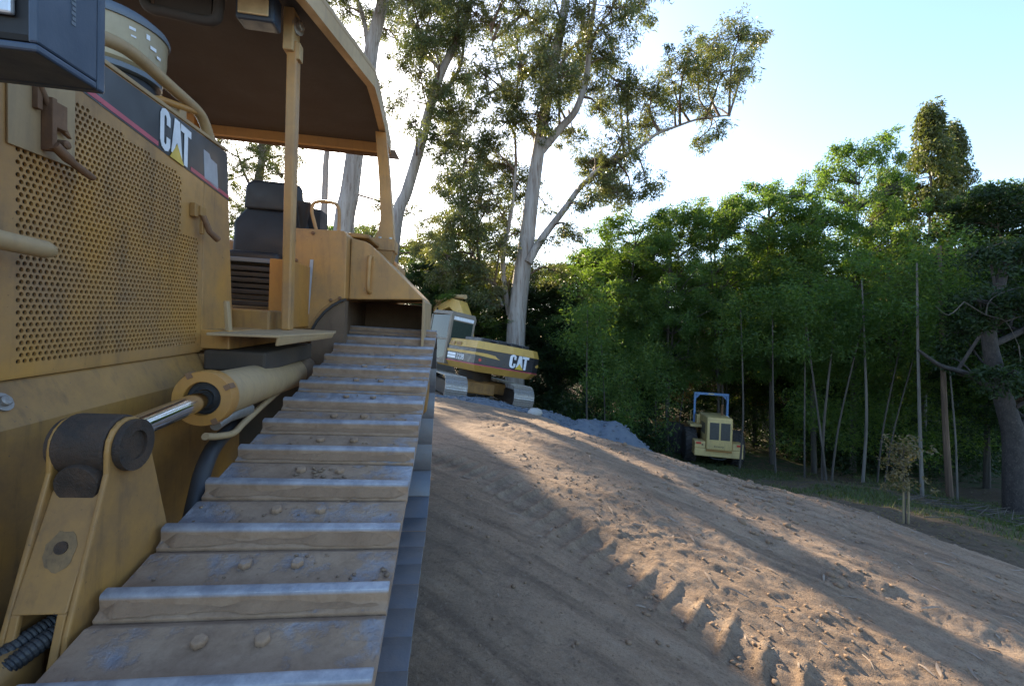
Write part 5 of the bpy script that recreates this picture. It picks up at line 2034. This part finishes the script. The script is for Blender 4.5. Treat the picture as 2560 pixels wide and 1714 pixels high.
for pts in ([(2205, 690), (2255, 720), (2300, 735), (2330, 790)], [(2255, 720), (2262, 690), (2290, 670), (2335, 655)], [(2300, 735), (2345, 720), (2380, 715)], [(2330, 790), (2335, 830)], [(2205, 690), (2170, 720), (2140, 700)]):
    limb(bb, [tuple(spot(x, y, 10.2)) for x, y in pts], .014, .005, 6, 4)
bb.build('dead_wood', 'grey_bark', rt, smooth=True)

# small staked sapling
sx_, sy_ = spot(2072, 1165, 7.2)[0], 7.2
sz_ = gz(sx_, sy_)
sap = empty('sapling', (sx_, sy_, sz_), None, 'small dry-leaved sapling tied to two stakes near the trench', 'sapling')
t = MB()
limb(t, [(0, 0, -.1), (-.02, 0, .5), (-.05, 0, .9), (-.02, .02, 1.35)], .012, .005, 6, 4)
for k in range(16):
    a = RNG.uniform(0, 6.28)
    z = RNG.uniform(.62, 1.2)
    limb(t, [(-.04, 0, z), (-.04 + .12 * math.cos(a), .12 * math.sin(a), z + .10), (-.04 + .24 * math.cos(a), .24 * math.sin(a), z + .13)], .006, .002, 5, 2)
t.build('stem', 'grey_bark', sap, smooth=True)
cc = [np.array([-.04 + RNG.normal(0, .13), RNG.normal(0, .13), RNG.uniform(.60, 1.42)]) for _ in range(70)]
V, F, R_ = leaves(cc, [14] * 70, np.full(70, .09), .065, .026, .2)
tag(link('leaf_spray', mesh_np('leaf_spray', V, F, 'dry_leaf', R_), sap), kind='stuff')
for dx in (-.035, .045):
    t = MB()
    t.tube([(dx, .01, -.15), (dx + .01, .01, .72)], .014, 8)
    st_ = t.build('wooden_stake', 'wood')
    st_.location = (sx_, sy_, sz_)
    tag(st_, 'left wooden stake supporting the dry sapling' if dx < 0 else 'right wooden stake supporting the dry sapling', 'stake', 'stakes of the sapling')

# undergrowth: one mass of dark shrubs under the trees
rng = np.random.default_rng(31)
cen = []
for k in range(1150):
    Y = rng.uniform(16.5, 26)
    X = rng.uniform(-4.5, 1.12 * Y)
    if abs(X - 9.0) < 3.2 and Y < 20.5:
        continue
    if crest(np.array([X]), np.array([Y]))[0] < 1.0:
        continue
    hmax = 1.4 + 3.0 * rng.random() * (Y - 14) / 10
    cen.append((X, Y, gz(X, Y) + rng.uniform(.1, hmax)))
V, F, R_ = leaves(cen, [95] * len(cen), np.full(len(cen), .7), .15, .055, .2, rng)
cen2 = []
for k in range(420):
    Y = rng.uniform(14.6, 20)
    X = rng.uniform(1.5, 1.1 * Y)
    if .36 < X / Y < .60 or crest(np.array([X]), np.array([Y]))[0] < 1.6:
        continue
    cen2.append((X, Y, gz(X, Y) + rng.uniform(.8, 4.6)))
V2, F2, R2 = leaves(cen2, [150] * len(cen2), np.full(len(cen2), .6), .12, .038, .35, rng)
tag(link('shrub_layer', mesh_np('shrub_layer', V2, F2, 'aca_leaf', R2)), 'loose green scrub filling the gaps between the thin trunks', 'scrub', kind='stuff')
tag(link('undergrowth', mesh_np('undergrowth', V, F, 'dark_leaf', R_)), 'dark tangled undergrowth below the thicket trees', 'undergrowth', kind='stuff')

# ------------------------------------------------------------------ house behind the trees
hx, hy = 19.5, 36.0
hz = gz(hx, hy)
house = empty('house', (hx, hy, hz), (0, 0, math.radians(-8)), 'orange stucco house with tiled roof glimpsed through the thicket', 'house')
b = MB()
b.box(-9, 8, 0, 8, -2, 4.8)
b.build('wall', 'house', house)
b = MB()
b.prism([(-9.6, -.7, 4.8), (-9.6, 8.7, 4.8), (-9.6, 4, 7.0)], (18.2, 0, 0))
b.build('roof', 'rooftile', house)
for x in (-6.5, -2.0, 2.0, 5.5):
    b = MB()
    b.box(x - .7, x + .7, -.06, -.01, 1.0, 2.6)
    w = b.build('window', 'white', house)
    b = MB()
    b.box(x - .62, x + .62, -.09, -.062, 1.08, 2.52)
    b.build('pane', 'glass', w)

# ------------------------------------------------------------------ grass, clods, bark litter
rng = np.random.default_rng(8)
n = 130000
X = rng.uniform(2, 15, n)
Y = rng.uniform(5.2, 20, n)
s = crest(X, Y)
g = .6 * sst(3.0, 4.2, s + .8 * vnoise(X, Y, 3)) * (sst(-.1, .25, fbm(X * .5, Y * .5, 3, 77) + .10) + .5 * sst(5.4, 4.0, s) * (Y < 12))
keep = (rng.random(n) < g * .8) & (X < Y * 1.2 + .5)
X, Y = X[keep], Y[keep]
Z = ground_z(X, Y)
n = len(X)
h = rng.uniform(.04, .14, n)
a = rng.uniform(0, 6.283, n)
w = .008
P = np.stack([X, Y, Z], -1)
dirx = np.stack([np.cos(a), np.sin(a), 0 * a], -1)
tip = P + np.stack([np.cos(a + 1.5) * h * .5, np.sin(a + 1.5) * h * .5, h], -1)
V = np.stack([P - dirx * w, P + dirx * w, tip], 1).reshape(-1, 3)
tag(link('grass', mesh_np('grass', V, np.arange(n * 3).reshape(n, 3), 'grassblade', rng.random(n))), 'patchy green grass on the low ground beyond the trench', 'grass', kind='stuff')

# clods: small ones everywhere on the side slope, in bands
n = 16000
X = rng.uniform(-.7, 6.0, n)
Y = rng.uniform(1.6, 9.0, n)
u, v_ = X * CA + Y * SA, -X * SA + Y * CA
dens = sst(.0, .35, fbm(u * .9, v_ * 2.4, 3, 41) + .12) * sst(-.3, 1.2, X + .42 * (Y - 3.4)) + .05 + .16 * sst(5.0, 3.0, Y)
keep = (rng.random(n) < dens) & (crest(X, Y) < .3) & ~((X + .1327 * Y < .05))
X, Y = X[keep], Y[keep]
R_ = .0022 + .018 * rng.random(len(X)) ** 6
Z = ground_z(X, Y) + R_ * .25
V, F = clumps(np.stack([X, Y, Z], -1), R_, .75, rng=rng)
tag(link('dirt_clods', mesh_np('dirt_clods', V, F, 'clod')), 'loose brown clods and pebbles strewn over the side slope', 'clods', kind='stuff')
# larger heaps of clods
cs, rs = [], []
for (cx_, cy_, sd, k, rmax) in ((.62, 2.12, .18, 14, .022), (1.35, 2.35, .22, 16, .024), (1.45, 2.75, .2, 12, .024), (2.2, 2.9, .25, 14, .022), (2.6, 4.9, .4, 30, .04), (1.9, 6.6, .6, 40, .05), (3.2, 5.9, .5, 40, .05), (2.2, 3.9, .3, 24, .04)):
    for q in range(k):
        x, y = rng.normal(cx_, sd), rng.normal(cy_, sd * .8)
        r = rmax * rng.uniform(.25, 1) ** 1.5
        cs.append((x, y, gz(x, y, True) + r * .25))
        rs.append(r)
V, F = clumps(cs, rs, .8, IV1, .30, rng)
tag(link('stones', mesh_np('stones', V, F, 'clod')), 'scattered fist-sized lumps of soil and stone on the slope', 'stones', kind='stuff')
# bark strips, leaves and twigs
n = 800
X = rng.uniform(-.5, 6.0, n)
Y = rng.uniform(1.7, 8.5, n)
keep = (crest(X, Y) < .2) & (X + .1327 * Y > .1) & (rng.random(n) < .25 + .75 * sst(.3, 2, X))
X, Y = X[keep], Y[keep]
n = len(X)
L = .012 + .085 * rng.random(n) ** 3
W_ = .003 + .007 * rng.random(n)
a = rng.normal(-.67, 1.1, n)
d = np.stack([np.cos(a), np.sin(a), 0 * a], -1)
s2 = np.stack([-np.sin(a), np.cos(a), 0 * a], -1)
Vs = []
for t_, wf, up in ((-1, .25, .006), (-.35, 1, .012), (.35, 1, .012), (1, .2, .008)):
    for sg in (-1, 1):
        q = np.stack([X, Y], -1) + (d * (t_ * L)[:, None] + s2 * (sg * wf * W_)[:, None])[:, :2]
        zz = ground_z(q[:, 0], q[:, 1]) + up + .004 * sg * rng.random(n)
        Vs.append(np.concatenate([q, zz[:, None]], 1))
V = np.stack(Vs, 1).reshape(-1, 3)
bidx = np.arange(n)[:, None] * 8
F = np.concatenate([bidx + np.array([[0, 1, 3, 2]]), bidx + np.array([[2, 3, 5, 4]]), bidx + np.array([[4, 5, 7, 6]])])
tag(link('bark_litter', mesh_np('bark_litter', V, F, 'barklitter')), 'pale dry bark strips and twigs scattered over the soil', 'litter', kind='stuff')
# leaf litter on the low ground
n = 14000
X = rng.uniform(3, 16, n)
Y = rng.uniform(5, 18, n)
keep = (crest(X, Y) > .25) & (X < Y * 1.2 + .4)
X, Y = X[keep], Y[keep]
n = len(X)
Z = ground_z(X, Y) + .008
a = rng.uniform(0, 6.283, n)
L = rng.uniform(.015, .06, n)
d = np.stack([np.cos(a), np.sin(a), rng.normal(0, .25, n)], -1) * L[:, None]
s2 = np.stack([-np.sin(a), np.cos(a), rng.normal(0, .4, n)], -1) * (L * .28)[:, None]
P = np.stack([X, Y, Z], -1)
V = np.stack([P - d, P + s2, P + d, P - s2], 1).reshape(-1, 3)
tag(link('leaf_litter', mesh_np('leaf_litter', V, np.arange(n * 4).reshape(n, 4), 'dry_leaf', rng.random(n))), 'brown fallen leaves covering the low ground under the trees', 'litter', kind='stuff')
# brushwood on the low ground at the right
bw_ = MB()
for k in range(90):
    x, y = rng.normal(9.9, 1.2), rng.normal(9.2, .9)
    if crest(np.array([x]), np.array([y]))[0] < 1.6:
        continue
    z = gz(x, y) + rng.uniform(.02, .14)
    a = rng.normal(0, .9)
    l_ = rng.uniform(.3, 1.1)
    bw_.tube([(x, y, z), (x + math.cos(a) * l_, y + math.sin(a) * l_, z + rng.uniform(-.06, .08))], [.010, .004], 5)
tag(bw_.build('brushwood', 'grey_bark'), 'heap of pale dead sticks on the ground at the right edge', 'brushwood', kind='stuff')
